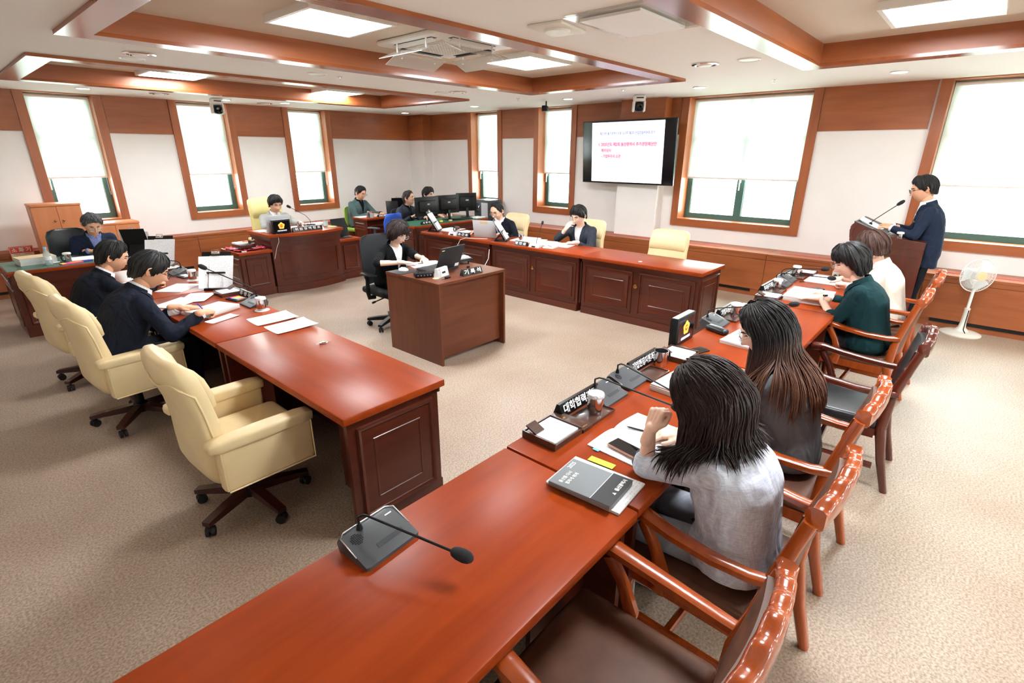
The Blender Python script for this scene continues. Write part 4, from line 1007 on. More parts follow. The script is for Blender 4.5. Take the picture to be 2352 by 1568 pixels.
    if glasses:
        g = MB(); yy = .104
        for sg in (-1,1):
            g.tube([(sg*(.034+.0235*math.copysign(abs(math.cos(q))**.7, math.cos(q))), yy-.10*abs(.0235*math.cos(q)*.5), .006+.0175*math.copysign(abs(math.sin(q))**.7, math.sin(q))) for q in [2*PI*i/24 for i in range(24)]], .0016, 5, closed=True)
            g.tube([(sg*.058,yy-.003,.010), (sg*.071,yy-.03,.012), (sg*.081,.0,.012), (sg*.083,-.02,.002)], .0014, 5)
        g.tube([(-.011,yy,.010), (0,yy+.002,.012), (.011,yy,.010)], .0015, 5)
        o = g.build('glasses', glasses, P, smooth=60); o.matrix_local = Hm
        for sg in (-1,1): MB().at((sg*.034,yy-.001,.006)).loft([[(.0225*math.cos(q), y_, .0165*math.sin(q)) for q in [2*PI*i/16 for i in range(16)]] for y_ in (-.0006,.0006)]).build('lens', 'lens_glass', o)
    # --- clothes
    m = MB(); torso(m, .012, -.16-long_hem)
    for s in 'RL':
        m.cap(spine(.82), sh[s], .075*k, .060*k); m.cap(sh[s], el[s], .061*k, .053*k)
        if sleeve > 0:
            e1 = el[s]+(wr[s]-el[s])*sleeve*.96; m.cap(el[s], e1, .052*k, (.052-.012*sleeve)*k, 12, 1)
        if not stand: m.cap(hip[s]-Vector((0,.05,0)), hip[s]+Vector((0,.08,0)), .09*k, .082*k)
    jm = remesh(m, vox, 5); jm.polygons.foreach_set('use_smooth', [True]*len(jm.polygons))
    J = mobj('jacket', jm, jacket, P)
    if locks: locks(P, Hm, spine, jm)
    c0 = pel; v0 = L*vneck; kk = (.066 if female else .062)*size/(L*(.99-vneck)); A = c0+T*v0; back = (c0-Fw*.02, -Fw)
    top = (nb+T*.02, T)
    def halves(k1): return [(A, Xa-T*k1), (A, -Xa-T*k1)]
    inn = inner or shirt
    if vneck < .95: wedge(jm, halves(kk)+[back, (c0-Fw*.02+T*L*.5, -Fw)], .0035, 'shirt', inn, J)
    if tie: wedge(jm, [(A, Xa*1.0-T*kk*.34), (A, -Xa-T*kk*.34), back], .008, 'tie', tie, J)
    if lapel:
        for sg in (-1,1):
            Xs = Xa*sg
            wedge(jm, [(A-T*.0, -Xs+T*kk*.98), (A-T*.05, Xs-T*(kk*1.95)), back, (c0+T*L*.80, T)], .006, 'lapel', jacket, J)
            wedge(jm, [(A, -Xs+T*kk*.98), (A, Xs-T*(kk*1.70)), back, (c0+T*L*.82, -T), (nb+T*.01, T)], .007, 'collar_wing', jacket, J)
    def ringband(r0, r1, z0, z1, a0, a1, name, mat, drop=.03):
        nbm = nb-T*.005; M3 = Matrix((Xa, (T.cross(Xa)), T)).transposed()
        g = MB()
        def fn(u, v):
            q = a0+(a1-a0)*u; r = r0+(r1-r0)*v; zz = z0+(z1-z0)*v-drop*(1+math.sin(q))*.5
            return tuple(nbm+M3 @ Vector((r*math.cos(q)*1.02, r*math.sin(q)*.96, zz)))
        g.grid(fn, 26, 3); g.grid(lambda u, v: tuple(Vector(fn(u, v))*1.0+M3 @ Vector((math.cos(a0+(a1-a0)*u)*.006, math.sin(a0+(a1-a0)*u)*.006, -.002))), 26, 3, True)
        g.build(name, mat, J, smooth=60)
    if shirtcollar and collar: ringband(.076*size, .066*size, .0, .056, R(100), R(440), 'shirt_collar', shirt)
    if collar: ringband(.094*size, .078*size, -.014, .040, R(165), R(375), 'jacket_collar', jacket, .03)
    for i in range(buttons):
        v = v0-.02-.09*i
        for cx in ((.0,) if buttons < 9 else (0,)):
            tt = v/L; c = spine(max(0, tt)); fdir = tang(max(0, tt)).cross(Xa)
            MB().cap((0,0,0), (0,0,.004), .009, .008, 10, 1).build('button', 'pen_black', J, c+fdir*(.142*size+.014)+Xa*.0, Matrix((Xa, -T, fdir)).transposed().to_euler())
    if pin:
        c = spine(.70); fdir = tang(.7).cross(Xa)
        MB().ell((0,0,0), (.008,.008,.004), 10, 6).build('lapel_pin', pin, J, c+fdir*(.138*size)+Xa*-.085, Matrix((Xa, -T, fdir)).transposed().to_euler())
    if 0 < sleeve and shirtcollar and not female:
        for s in 'RL':
            d = (wr[s]-el[s]).normalized(); e1 = el[s]+(wr[s]-el[s])*sleeve*.985
            MB().tube([e1-d*.02, e1+d*.014], .0365*k, 16).build('cuff', shirt, J, smooth=60)
    m = MB(); fat = 1.12
    for s in 'RL':
        m.cap(hip[s], kn[s], .082*k, .066*k); m.cap(kn[s], an[s]+Vector((0,0,.01)), .064*k, .054*k, 12, 1)
    m.cap(hip['L'], hip['R'], .10*k, .10*k)
    tm = remesh(m, .014, 4); tm.polygons.foreach_set('use_smooth', [True]*len(tm.polygons)); mobj('trousers', tm, trousers, P)
    for s in 'RL':
        a = an[s]; g = MB()
        g.loft([[(a.x+w*math.cos(q)*1.0, a.y+y, max(0, z0+hh_*math.sin(q))) for q in [2*PI*i/14 for i in range(14)]] for y, w, z0, hh_ in [(-.085,.015,.03,.02),(-.075,.034,.035,.035),(-.02,.038,.05,.05),(.05,.04,.04,.04),(.12,.045,.028,.03),(.165,.035,.02,.022),(.185,.012,.016,.012)]])
        g.build('shoe', shoes, P, smooth=60)
    P['_hx'] = 0
    del P['_hx']
    return P, {s: (Matrix.Translation(root_xy) @ Rz.to_4x4()) @ HX[s] for s in 'RL'}
def make_locks(n, length, mat, wave=0.0, seed=3, r0=.0085, spread=(40,180), fwd=.0, wob=.004):
    def fn(P, Hm, spine, jm):
        bb = bmesh.new(); bb.from_mesh(jm); bvh = BVHTree.FromBMesh(bb); hc = Hm @ Vector((0,-.012,-.01)); hr0 = .12
        rnd = random.Random(seed); V = []; Fc = []; TT = []
        for i in range(n):
            ph = R(rnd.uniform(*spread))*rnd.choice((-1,1)); hgt = rnd.uniform(-5,80); ln_ = length*rnd.uniform(.72,1.05)
            pts = []; th = R(hgt)
            ext = rnd.uniform(.018,.036)
            st = 6
            for a in range(st+1):
                t = th+(R(-5)-th)*a/st if th > R(-5) else th
                d = sph(ph, t); p = skull(d); nn = Vector((p.x/.006, p.y/.0085, p.z/.0125)).normalized(); pts.append(Hm @ (p+nn*ext))
                if th <= R(-5): break
            p = pts[-1]; v = Vector((0,0,-1))
            out = (Hm.to_3x3() @ Vector((math.sin(ph), math.cos(ph), 0))).normalized()
            lift = rnd.uniform(.006,.022); hr = hr0+rnd.uniform(0,.022); pz = rnd.uniform(0,6.28); K = 12; seg = ln_/K; side = out.cross(Vector((0,0,1)))
            for a in range(K):
                g = Vector((out.x*.10*(1-a/K), out.y*.10*(1-a/K), -1)).normalized(); p0 = p; p = p0+g*seg
                if wave: p = p+side*math.sin(pz+a*1.35)*wave+out*math.cos(pz+a*1.35)*wave*.7
                else: p = p+side*math.sin(pz+a*.7)*.0015
                hv = p-hc
                if hv.length < hr: p = hc+hv.normalized()*hr
                q, nrm, ix, ds = bvh.find_nearest(p)
                if q is not None and (p-q).dot(nrm) < lift:      # slide down the cloth
                    d = g-nrm*g.dot(nrm); o2 = out-nrm*out.dot(nrm)
                    d = d+o2*.45*max(0, 1-d.length) ; p = p0+d.normalized()*seg
                    q, nrm, ix, ds = bvh.find_nearest(p)
                    if (p-q).dot(nrm) < lift: p = q+nrm*lift
                pts.append(p+Vector((rnd.uniform(-1,1), rnd.uniform(-1,1), 0))*wob*.4)
            for _ in range(3): pts = pts[:3]+[(pts[q-1]+pts[q]*2+pts[q+1])/4 for q in range(3, len(pts)-1)]+[pts[-1]]
            mm = MB(); m_ = len(pts); rr = [r0*(.55+.75*math.sin(PI*min(1, .12+.86*q/(m_-1)))) if q < m_-1 else r0*.12 for q in range(m_)]
            mm.tube(pts, rr, 4, flat=.6); n0 = len(V); V.extend(mm.v); Fc.extend(tuple(x+n0 for x in f) for f in mm.f); TT.extend([q/(m_-1) for q in range(m_) for _ in range(4)])
        bb.free(); me = bpy.data.meshes.new('hair_strands'); me.from_pydata(V, [], Fc); me.polygons.foreach_set('use_smooth', [True]*len(me.polygons))
        uv = me.uv_layers.new(name='UVMap'); li = np.empty(len(me.loops), dtype=np.int32); me.loops.foreach_get('vertex_index', li)
        arr = np.zeros((len(li), 2), dtype=np.float32); arr[:,1] = np.array(TT, dtype=np.float32)[li]; uv.data.foreach_set('uv', arr.ravel())
        o = mobj('long_hair', me, mat, P); o['kind'] = 'stuff'
    return fn
Hnd = lambda s, p, pose='rest', **kw: dict(s=s, p=p, pose=pose, **kw)
HX = {}
_, HX['p1'] = person('grey-haired man in a dark blue jacket behind the glass-topped desk', (1.355,8.09,1.08), 272, 24, 0, 32, skinm='skin_b', hair='crew', hairm_='hair_grey', jacket='blue_navy', shirt='blue_shirt', glasses='silver', vneck=.35, seed=2, vox=.013, hands=[Hnd('R', (1.24,8.02,.775)), Hnd('L', (1.42,7.98,.775))])
_, HX['p2'] = person('man in black suit holding an orange pen beside the clipboard stand', (1.0,5.50,1.06), 4, 26, -18, 22, skinm='skin_b', hair='crew', jacket='dark_navy', glasses='silver', seed=3, vox=.012, hands=[Hnd('R', (1.25,5.48,.79), 'pen', d=(.9,.5,-.15)), Hnd('L', (1.22,5.75,.775))])
_, HX['p3'] = person('man in navy suit writing with a blue pen at the left desk row', (1.0,4.42,1.10), 2, 28, -10, 32, skinm='skin_b', hair='fringe', hvol=.75, jacket='navy_suit', glasses='black_plastic', seed=4, size=1.04, sleeve=.92, hands=[Hnd('R', (1.19,4.10,.80), 'pen', d=(.75,.62,-.15)), Hnd('L', (1.13,4.44,.785), 'flat', d=(.9,-.3,-.1))])
_, HX['p4'] = person('chairman in a light grey suit seated at the bowed bench', (3.75,8.34,1.15), 268, 14, 2, 22, skinm='skin_a', hair='fringe', hvol=.9, jacket='grey_suit', seed=5, vox=.013, vneck=.40, pin='brass', hands=[Hnd('L', (3.92,7.95,.875), 'flat'), Hnd('R', (3.52,7.98,.875), 'rest')])
_, HX['p5'] = person('man in green-grey jacket seated by the back wall', (5.98,9.40,1.155), 282, 10, 4, 22, skinm='skin_b', hair='short', jacket='green_jacket', shirt='black_shirt', glasses='silver', seed=6, vox=.014, size=1.05, hands=[Hnd('R', (5.96,9.13,.76), 'flat'), Hnd('L', (6.22,9.10,.76), 'rest')])
_, HX['p6'] = person('man with round glasses in dark jacket looking up past the monitors', (6.12,8.02,1.12), 285, 8, 12, -4, skinm='skin_a', hair='short', hairm_='hair_dark_brown', jacket='slate_jacket', shirt='black_shirt', glasses='brass', seed=7, vox=.014, hands=[Hnd('R', (5.98,7.80,.80), 'fist'), Hnd('L', (6.25,7.72,.79), 'rest')])
_, HX['p7'] = person('young man half hidden behind the monitors', (6.82,8.30,1.14), 270, 8, 14, 10, skinm='skin_c', hair='fringe', jacket='black_suit', shirt='black_shirt', seed=8, vox=.015, hands=[Hnd('R', (6.7,7.86,.78)), Hnd('L', (6.95,7.86,.78))])
_, HX['p8'] = person('recording clerk in a black short-sleeved jacket at the middle desk', (3.40,4.69,1.087), 270, 16, 8, 30, female=True, skinm='skin_c', hair='pixie', hairm_='hair_dark_brown', jacket='black_suit', shirt='white_shirt', glasses='silver', seed=9, sleeve=.0, vneck=.40, shirtcollar=False, hands=[Hnd('R', (3.17,4.32,.845), 'flat', e=(2.98,4.50,.84), d=(.75,-.6,-.1)), Hnd('L', (3.45,4.33,.845), 'rest', d=(-.4,-.9,-.1))], buttons=2)
_, HX['p9'] = person('man in dark suit and blue tie behind the white laptop', (5.74,5.41,1.09), 182, 24, 8, 22, skinm='skin_a', hair='receding', jacket='dark_navy', tie='tie_blue', glasses='black_plastic', seed=10, vox=.012, pin='silver', hands=[Hnd('R', (5.72,5.82,.77), 'mouse', d=(-1,.05,-.05)), Hnd('L', (5.72,5.25,.77), 'rest')])
_, HX['p10'] = person('man in dark jacket resting his hand on his mouth', (6.03,4.13,1.10), 182, 14, -4, 26, skinm='skin_c', hair='fringe', hvol=1.05, jacket='slate_jacket', shirt='white_shirt', glasses='silver', seed=11, vox=.012, vneck=.2, shirtcollar=False, sleeve=.75, hands=[Hnd('R', (5.915,4.265,.905), 'rest', e=(5.95,4.42,.765), d=(.0,-.6,.75), u=(-.85,.4,.2)), Hnd('L', (5.80,4.02,.77), 'rest', d=(-.5,.8,-.05))])
_, HX['p11'] = person('woman in pale plaid jacket leaning her long dark hair on her fist', (1.705,.565,1.085), 91, 13, 6, 44, female=True, size=1.03, skinm='skin_c', hair='long', jacket='plaid_grey', shirt='white_shirt', trousers='trouser_grey', seed=12, vox=.009, sleeve=.25, vneck=.3, shirtcollar=False, lapel=True, shoes='white_plastic', buttons=2, hairm_='hair_dark_brown',
   locks=make_locks(1700, .27, 'hair_dark_brown', .011, 3, .0034, (40,180)), hands=[Hnd('L', (1.615,.735,.925), 'fist', e=(1.60,.735,.775), d=(.35,-.1,.9), u=(-.9,.35,.2)), Hnd('R', (1.93,.74,.775), 'rest', d=(-.6,.8,-.1))])
_, HX['p12'] = person('long brown-haired woman in a mid grey jacket', (2.555,.64,1.105), 95, 15, 14, 30, female=True, size=1.03, skinm='skin_c', hair='long', jacket='mid_grey_suit', shirt='white_shirt', trousers='mid_grey_suit', glasses='silver', seed=13, vox=.010, vneck=.4, shirtcollar=False, sleeve=1.0,
   locks=make_locks(1700, .44, 'hair_tipped', 0, 5, .0036, (66,180)), hands=[Hnd('L', (2.48,.92,.775), 'rest', d=(.5,.8,-.1)), Hnd('R', (2.75,.92,.775), 'rest')])
_, HX['p13'] = person('black-haired woman in a dark green jacket turning pages', (4.68,.655,1.122), 92, 18, 24, 26, female=True, size=1.08, skinm='skin_c', hair='bob', jacket='dark_green', shirt='white_shirt', trousers='trouser_dark', glasses='silver', seed=14, vox=.010, vneck=.45, shirtcollar=False, sleeve=.35, long_hem=.05, pin='rose_gold', hands=[Hnd('L', (4.70,.80,.795), 'flat', d=(.15,1,-.1)), Hnd('R', (4.95,.90,.785), 'flat', d=(-.2,1,-.1))])
_, HX['p14'] = person('brown-haired woman in a cream jacket beside the lectern', (5.60,.645,1.128), 92, 18, 0, 22, female=True, skinm='skin_c', hair='pixie', hairm_='hair_brown', jacket='cream_jacket', shirt='white_shirt', seed=15, vox=.012, vneck=.45, shirtcollar=False, sleeve=.5, hands=[Hnd('L', (5.45,.76,.785), 'pen', d=(.5,.85,-.05)), Hnd('R', (5.72,.84,.785), 'rest', d=(-.6,.8,-.05))])
_, HX['p15'] = person('man in navy suit standing and reading at the lectern', (7.02,.485,1.565), 98, 9, 4, 20, skinm='skin_b', hair='crew', hvol=1.15, jacket='blue_navy', glasses='black_plastic', stand=True, long_hem=.08, size=.94, seed=16, vox=.011, vneck=.42, pin='rose_gold', shirtcollar=True, hands=[Hnd('L', (6.86,.66,1.16), 'rest', d=(.2,1,.15)), Hnd('R', (7.12,.68,1.16), 'rest', d=(-.1,1,.15))])
# ---------------------------------------------------------------- things on the desks
def _printed(name, ax):
    m, nt, b = _new(name); b.inputs['Roughness'].default_value = .8
    v = _coords(nt, (1,1,1)); sp = nt.nodes.new('ShaderNodeSeparateXYZ'); nt.links.new(v, sp.inputs[0])
    def mth(op, a, bb=None):
        n = nt.nodes.new('ShaderNodeMath'); n.operation = op
        for i, q in enumerate((a, bb)):
            if q is None: continue
            if isinstance(q, (int, float)): n.inputs[i].default_value = q
            else: nt.links.new(q, n.inputs[i])
        return n.outputs[0]
    s = mth('GREATER_THAN', mth('SINE', mth('MULTIPLY', sp.outputs[ax], 2*PI/.0125)), .45)
    nz = mth('GREATER_THAN', _noise(nt, _coords(nt, (140,80,1) if ax == 'Y' else (140,1,80)), 1, 1), .5); k_ = mth('MULTIPLY', mth('MULTIPLY', s, nz), .3)
    mx = nt.nodes.new('ShaderNodeMix'); mx.data_type = 'RGBA'; nt.links.new(k_, mx.inputs['Factor'])
    mx.inputs['A'].default_value = (*lin((243,243,245)), 1); mx.inputs['B'].default_value = (*lin((120,124,140)), 1)
    nt.links.new(mx.outputs['Result'], b.inputs['Base Color'])
_printed('printed_paper', 'Y'); _printed('upright_page', 'Z')
DZ = .7302
def sheet(label, x, y, w, h, rz=0, z=DZ, t=.0012, mat='printed_paper', curl=.0, group='loose papers', name='paper', cat='paper'):
    m = MB(); n = 6
    m.grid(lambda u, v: ((u-.5)*w, (v-.5)*h, t+curl*(2*u-1)**4*.5+curl*.5*(v)**3), n, n); m.grid(lambda u, v: ((u-.5)*w, (v-.5)*h, curl*(2*u-1)**4*.5+curl*.5*(v)**3), n, n, True)
    e = [(i/n,0) for i in range(n)]+[(1,i/n) for i in range(n)]+[(1-i/n,1) for i in range(n)]+[(0,1-i/n) for i in range(n)]
    f = lambda u, v, q: ((u-.5)*w, (v-.5)*h, q+curl*(2*u-1)**4*.5+curl*.5*v**3)
    m.loft([[f(u, v, 0) for u, v in e], [f(u, v, t) for u, v in e]], False)
    return tag(m.build(name, mat, None, (x,y,z), (0,0,R(rz)), smooth=30), label, cat, group)
def stack(label, x, y, w, h, t, rz=0, z=DZ, mat='printed_paper', name='document_stack', k=3, cover=None, spiral=False, group='document stacks'):
    r = thing(name, label, 'documents', (x,y,z), R(rz), group); q = t/k
    for i in range(k):
        dx, dy, a = (random.uniform(-.004,.004) if i else 0), (random.uniform(-.004,.004) if i else 0), random.uniform(-1.2,1.2) if i else 0
        MB().box((dx,dy,q*(i+.5)), (w,h,q*.97)).build('booklet', 'paper_edge' if i < k-1 else 'paper_edge', r, rot=(0,0,R(a)))
    MB().b2((-w/2,-h/2,t), (w/2,h/2,t+.0008)).build('top_page', cover or mat, r)
    if spiral:
        m = MB()
        for i in range(26): yy = -w/2+w*(i+.5)/26; m.tube([(yy,-h/2+.008*math.cos(q_)-.0,t/2+t*.7*math.sin(q_)) for q_ in [2*PI*j/8 for j in range(8)]], .0012, 4, closed=True)
        m.build('spiral_binding', 'white_plastic', r)
    return r
def open_book(label, x, y, w, h, rz=0, z=DZ, t=.012, group='open documents', tabs=()):
    r = thing('open_document', label, 'document', (x,y,z), R(rz), group)
    for s in (-1,1):
        f = lambda u, v, o: (s*u*w/2, (v-.5)*h, .001+o*(t*math.sin(min(1, u*2.2)*PI/2)**.6*(1-.75*u*u)+.0015))
        m = MB(); m.grid(lambda u, v: f(u, v, 1), 14, 4, s < 0); m.grid(lambda u, v: f(u, v, 0), 14, 4, s > 0)
        n = 14; e = [(i/n,0) for i in range(n)]+[(1,0),(1,1)]+[(1-i/n,1) for i in range(1,n+1)]
        m.loft([[f(u, v, 0) for u, v in e], [f(u, v, 1) for u, v in e]], False)
        m.build('page_block', 'printed_paper', r, smooth=50)
    for i, (a, b, c) in enumerate(tabs): MB().box((a,b,.004), (.016,.03,.0015)).build('page_tab', c, r)
    return r
def pen(label, p, q, mat, r_=.004, z=None, name='pen', group='pens'):
    a, b = Vector(p), Vector(q); d = (b-a).normalized(); L = (b-a).length
    r = thing(name, label, 'pen', a, 0, group); X = frame_of(d, Vector((0,0,1)) if abs(d.z) < .9 else Vector((1,0,0))).to_euler()
    r.rotation_euler = X
    MB().tube([(0,.012,0), (0,L,0)], r_, 8).build('barrel', mat, r); MB().tube([(0,0,0), (0,.012,0)], [.0008,r_], 8).build('tip', 'silver' if mat != 'pen_black' else 'pen_black', r)
    MB().tube([(0,L,0), (0,L+.008,0)], [r_*.8,r_*.7], 8).build('cap_end', mat, r)
    return r
def cup(label, x, y, z=DZ, lid='white_plastic', handle=None, coaster=None, h=.088, rr=.037, open_=False, group='steel cups'):
    r = thing('steel_cup', label, 'cup', (x,y,z), handle or 0, group)
    if coaster: MB().lathe([(.055,0), (.056,.003), (.052,.005), (.001,.005)], 28).build('saucer', coaster, r); 
    zz = .006 if coaster else 0
    MB().lathe([(rr*.86,zz), (rr*.9,zz+.004), (rr*.97,zz+h*.5), (rr,zz+h), (rr*.95,zz+h), (rr*.9,zz+h*.5), (rr*.84,zz+.008), (.001,zz+.008)], 28).build('body', 'steel', r)
    if not open_:
        MB().lathe([(rr*1.08,zz+h-.004), (rr*1.1,zz+h+.006), (rr*1.0,zz+h+.013), (rr*.3,zz+h+.016), (.001,zz+h+.016)], 28).build('lid', lid, r)
    if handle is not None: MB().tube([(rr*.95,0,zz+h*.82), (rr*1.55,0,zz+h*.78), (rr*1.7,0,zz+h*.5), (rr*1.5,0,zz+h*.2), (rr*.95,0,zz+h*.18)], .0055, 8, flat=1.4).build('handle', 'black_plastic', r)
    return r
def plate(label, body, x, y, L, rz=0, z=DZ, h=.062, d=.06, size=.038, ts=1.0, color='plate_text', back=True):
    r = thing('name_plate', label, 'name plate', (x,y,z), R(rz), 'black name plates')
    MB().prism([(-d/2,0),(d/2,0),(.008,h),(-.008,h)], -L/2, L/2, 'x').build('body', 'plate_black', r)
    a = math.atan2(h, d/2-.008)
    text(body, size, color, r, (0,-d/4-.0052,h/2+.0005), (a,0,0), bold=.022, space=ts, width=L*.86)
    if back: text(body, size, color, r, (0,d/4+.0052,h/2+.0005), (a,0,PI), bold=.022, space=ts, width=L*.86)
    return r
def mic_unit(label, x, y, rz, head, neck=(-.035,.045), z=DZ, led=False, w=.205, d=.155):
    """conference microphone; head in world coordinates"""
    r = thing('desk_microphone', label, 'microphone', (x,y,z), R(rz), 'conference microphones')
    pr = [(-d/2,0),(d/2-.01,0),(d/2,.03),(d/2-.012,.052),(d/2-.03,.054),(-d/2,.012)]
    ring = lambda wx, ins: [(wx, a*(1-ins), max(0, b*(1-ins))) for a, b in pr]
    MB().loft([ring(-w/2,.06), ring(-w/2+.008,0), ring(w/2-.008,0), ring(w/2,.06)]).build('base', 'grey_plastic', r, smooth=30)
    MB().tube([(-w/2-.001,-d/2+.05,.026), (-w/2,d/2-.03,.055), (-w/2+.02,d/2-.012,.055), (w/2-.02,d/2-.012,.055), (w/2,d/2-.03,.055), (w/2+.001,-d/2+.05,.026)], .0022, 5).build('silver_rim', 'silver', r)
    sl = math.atan2(.042, d-.03)
    f = lambda yy: .012+(yy+d/2)*(.042/(d-.03))
    MB().at((.02,-.035,f(-.035)+.0006), (sl,0,0)).box((0,0,0), (.10,.016,.001)).build('button_bar', 'dark_grey', r)
    g = MB().at((-.065,.02,f(.02)+.0006), (sl,0,0))
    for i in range(-3,4):
        for j in range(-3,4):
            if i*i+j*j < 11: g.box((i*.006,j*.006,0), (.0035,.0035,.001))
    g.build('speaker_grille', 'black_plastic', r)
    MB().at((.07,.035,f(.035)+.0006), (sl,0,0)).box((0,0,0), (.026,.005,.001)).build('logo_bar', 'white_plastic', r)
    nx, ny = neck; p0 = Vector((nx,ny,f(ny))); Mi = (Matrix.Translation((x,y,z)) @ Matrix.Rotation(R(rz), 4, 'Z')).inverted(); hp = Mi @ Vector(head)
    p1 = p0+Vector((0,0,.045)); mid = p1.lerp(hp, .12)+Vector((0,0,.018))
    MB().tube([p0, p0+Vector((0,0,.02))], [.011,.007], 10).build('socket', 'black_plastic', r)
    dr = (hp-mid).normalized(); tip = hp-dr*.03
    pts = [p0, p1]+[p1.lerp(mid, .5)+Vector((0,0,.006)), mid]+[mid.lerp(tip, t) for t in (.25,.5,.75,1)]
    MB().tube(pts, .0042, 8).build('gooseneck', 'black_plastic', r, smooth=60)
    hd = MB(); hd.tube([hp+dr*t for t in (-.036,-.030,-.015,.005,.022,.032,.036)], [.008,.014,.0185,.020,.017,.010,.002], 14)
    hd.build('foam_windscreen', 'foam_black', r, smooth=180)
    return r
def memo_tray(label, x, y, rz=0, z=DZ):
    r = thing('memo_tray', label, 'tray', (x,y,z), R(rz), 'wooden memo trays')
    MB().b2((-.10,-.09,0), (.10,.09,.010)).build('base', 'tray_wood', r)
    for s in (-1,1): MB().b2((s*.10,-.09,.010), (s*.093,.09,.034)).build('wall', 'tray_wood', r)
    MB().b2((-.093,.083,.010), (.093,.09,.034)).build('wall', 'tray_wood', r); MB().b2((-.093,-.09,.010), (.093,-.083,.026)).build('wall', 'tray_wood', r)
    MB().b2((-.085,-.078,.010), (.085,.078,.030)).build('memo_pad', 'paper', r)
    MB().at((-.06,.05,.045), (R(24),0,R(0))).box((0,0,0), (.06,.06,.008)).build('flap', 'tray_wood', r)
    return r
def plate_board(label, x, y, rz=0, z=DZ):
    r = thing('plate_board', label, 'tray', (x,y,z), R(rz), 'brown holder boards')
    MB().rbox((0,0,.009), (.075,.20,.018), .003).build('board', 'tray_wood', r)
    m = MB().lathe([(.012,.018), (.011,.0195), (.001,.0195)], 5); m.build('emblem', 'brass', r, (0,.04,0)); MB().b2((-.02,-.085,.018), (.02,-.079,.0188)).build('gold_line', 'brass', r)
    return r
def cup_tray(label, x, y, rz=0, z=DZ):
    r = thing('cup_tray', label, 'tray', (x,y,z), R(rz), 'wooden cup trays')
    MB().rbox((0,0,.004), (.20,.125,.008), .003).build('plate', 'tray_wood', r)
    for s in (-1,1): MB().b2((s*.10,-.0625,.006), (s*.096,.0625,.014)).build('rim', 'tray_wood', r); MB().b2((-.096,s*.0625,.006), (.096,s*.0585,.014)).build('rim', 'tray_wood', r)
    return r
def phone(label, x, y, rz, z=DZ, case='black_plastic'):
    r = thing('smartphone', label, 'phone', (x,y,z), R(rz), 'smartphones')
    MB().rbox((0,0,.005), (.075,.155,.010), .004, 3).build('case', case, r); MB().rbox((0,0,.0102), (.068,.148,.0012), .0005, 1).build('glass', 'phone_glass', r)
    return r
def emblem_display(label, x, y, rz, z=DZ, w=.27, h=.19, d=.055, tilt=6):
    r = thing('emblem_display', label, 'display', (x,y,z), R(rz), 'black emblem displays')
    T_ = (R(tilt),0,0)
    MB().rbox((0,0,h/2), (w,d,h), .008).build('housing', 'black_plastic', r); MB().b2((-w/2+.01,-d/2+.008,h), (w/2-.01,d/2-.008,h+.001)).build('top_panel', 'silver_plastic', r)
    s = MB().b2((-w/2+.022,-d/2-.001,.025), (w/2-.022,-d/2-.0002,h-.02)).build('screen', 'screen_black', r)
    pts = []
    for i in range(40):
        q = PI/2+2*PI*i/40; rr = .044*(1+.10*math.cos(5*(q-PI/2))); pts.append((rr*math.cos(q), h*.56+rr*math.sin(q)))
    MB().prism(pts[::1], -d/2-.0016, -d/2-.001, 'y').build('emblem', 'emblem_yellow', s)
    MB().prism([(.021*math.cos(2*PI*i/24), h*.56+.021*math.sin(2*PI*i/24)) for i in range(24)], -d/2-.0022, -d/2-.0016, 'y').build('emblem_disc', 'emblem_red', s)
    text('의회', .018, 'emblem_yellow', s, (0,-d/2-.0025,h*.56), (R(90),0,0))
    text('산업건설위원회', .019, 'emblem_text', s, (0,-d/2-.0016,h*.20), (R(90),0,0), width=w*.5, bold=.03)
    return r
def clip_stand(label, x, y, rz, z=DZ, tilt=22, back=False, group='clipboard stands', sheets=2):
    """clipboard leaning on a folding stand, pages towards -y"""
    r = thing('clipboard_stand', label, 'clipboard', (x,y,z), R(rz), group)
    L = .33; t = R(-tilt); c, s = math.cos(t), math.sin(t)
    bd = MB().at((0,0,.02), (t,0,0)).box((0,.003,L/2), (.25,.006,L)).build('board', 'black_plastic', r)
    for i in range(sheets):
        o = (i-.5*(sheets-1))*.085
        MB().at((o,-.002-.0015*i,.014+.004*i), (t,0,R(3 if i == 0 else -2))).grid(lambda u, v: ((u-.5)*.21, -.003-.02*abs(2*u-1)**3*(1-v)*(1 if sheets > 1 else .3), .295*v), 8, 6).build('page', 'upright_page', bd, smooth=60)
    MB().at((0,0,.02), (t,0,0)).rbox((0,-.012,L-.015), (.075,.016,.022), .004).build('clip', 'chrome', bd)
    MB().at((0,0,.02), (t,0,0)).tube([(-.03,-.02,L-.012), (-.03,-.02,L+.012), (.03,-.02,L+.012), (.03,-.02,L-.012)], .003, 6).build('clip_loop', 'chrome', bd)
    MB().b2((-.10,-.035,0), (.10,-.010,.022)).build('ledge', 'black_plastic', r)
    MB().at((0,.02,.012), (R(38),0,0)).box((0,0,.10), (.16,.006,.20)).build('prop', 'black_plastic', r, (0,.135,-.012))
    MB().b2((-.09,-.02,0), (.09,.15,.005)).build('foot', 'black_plastic', r)
    return r
# --- near desk
mic_unit('grey conference microphone alone on the desk nearest the camera', .705, 1.195, 4, (.786,.888,.81))
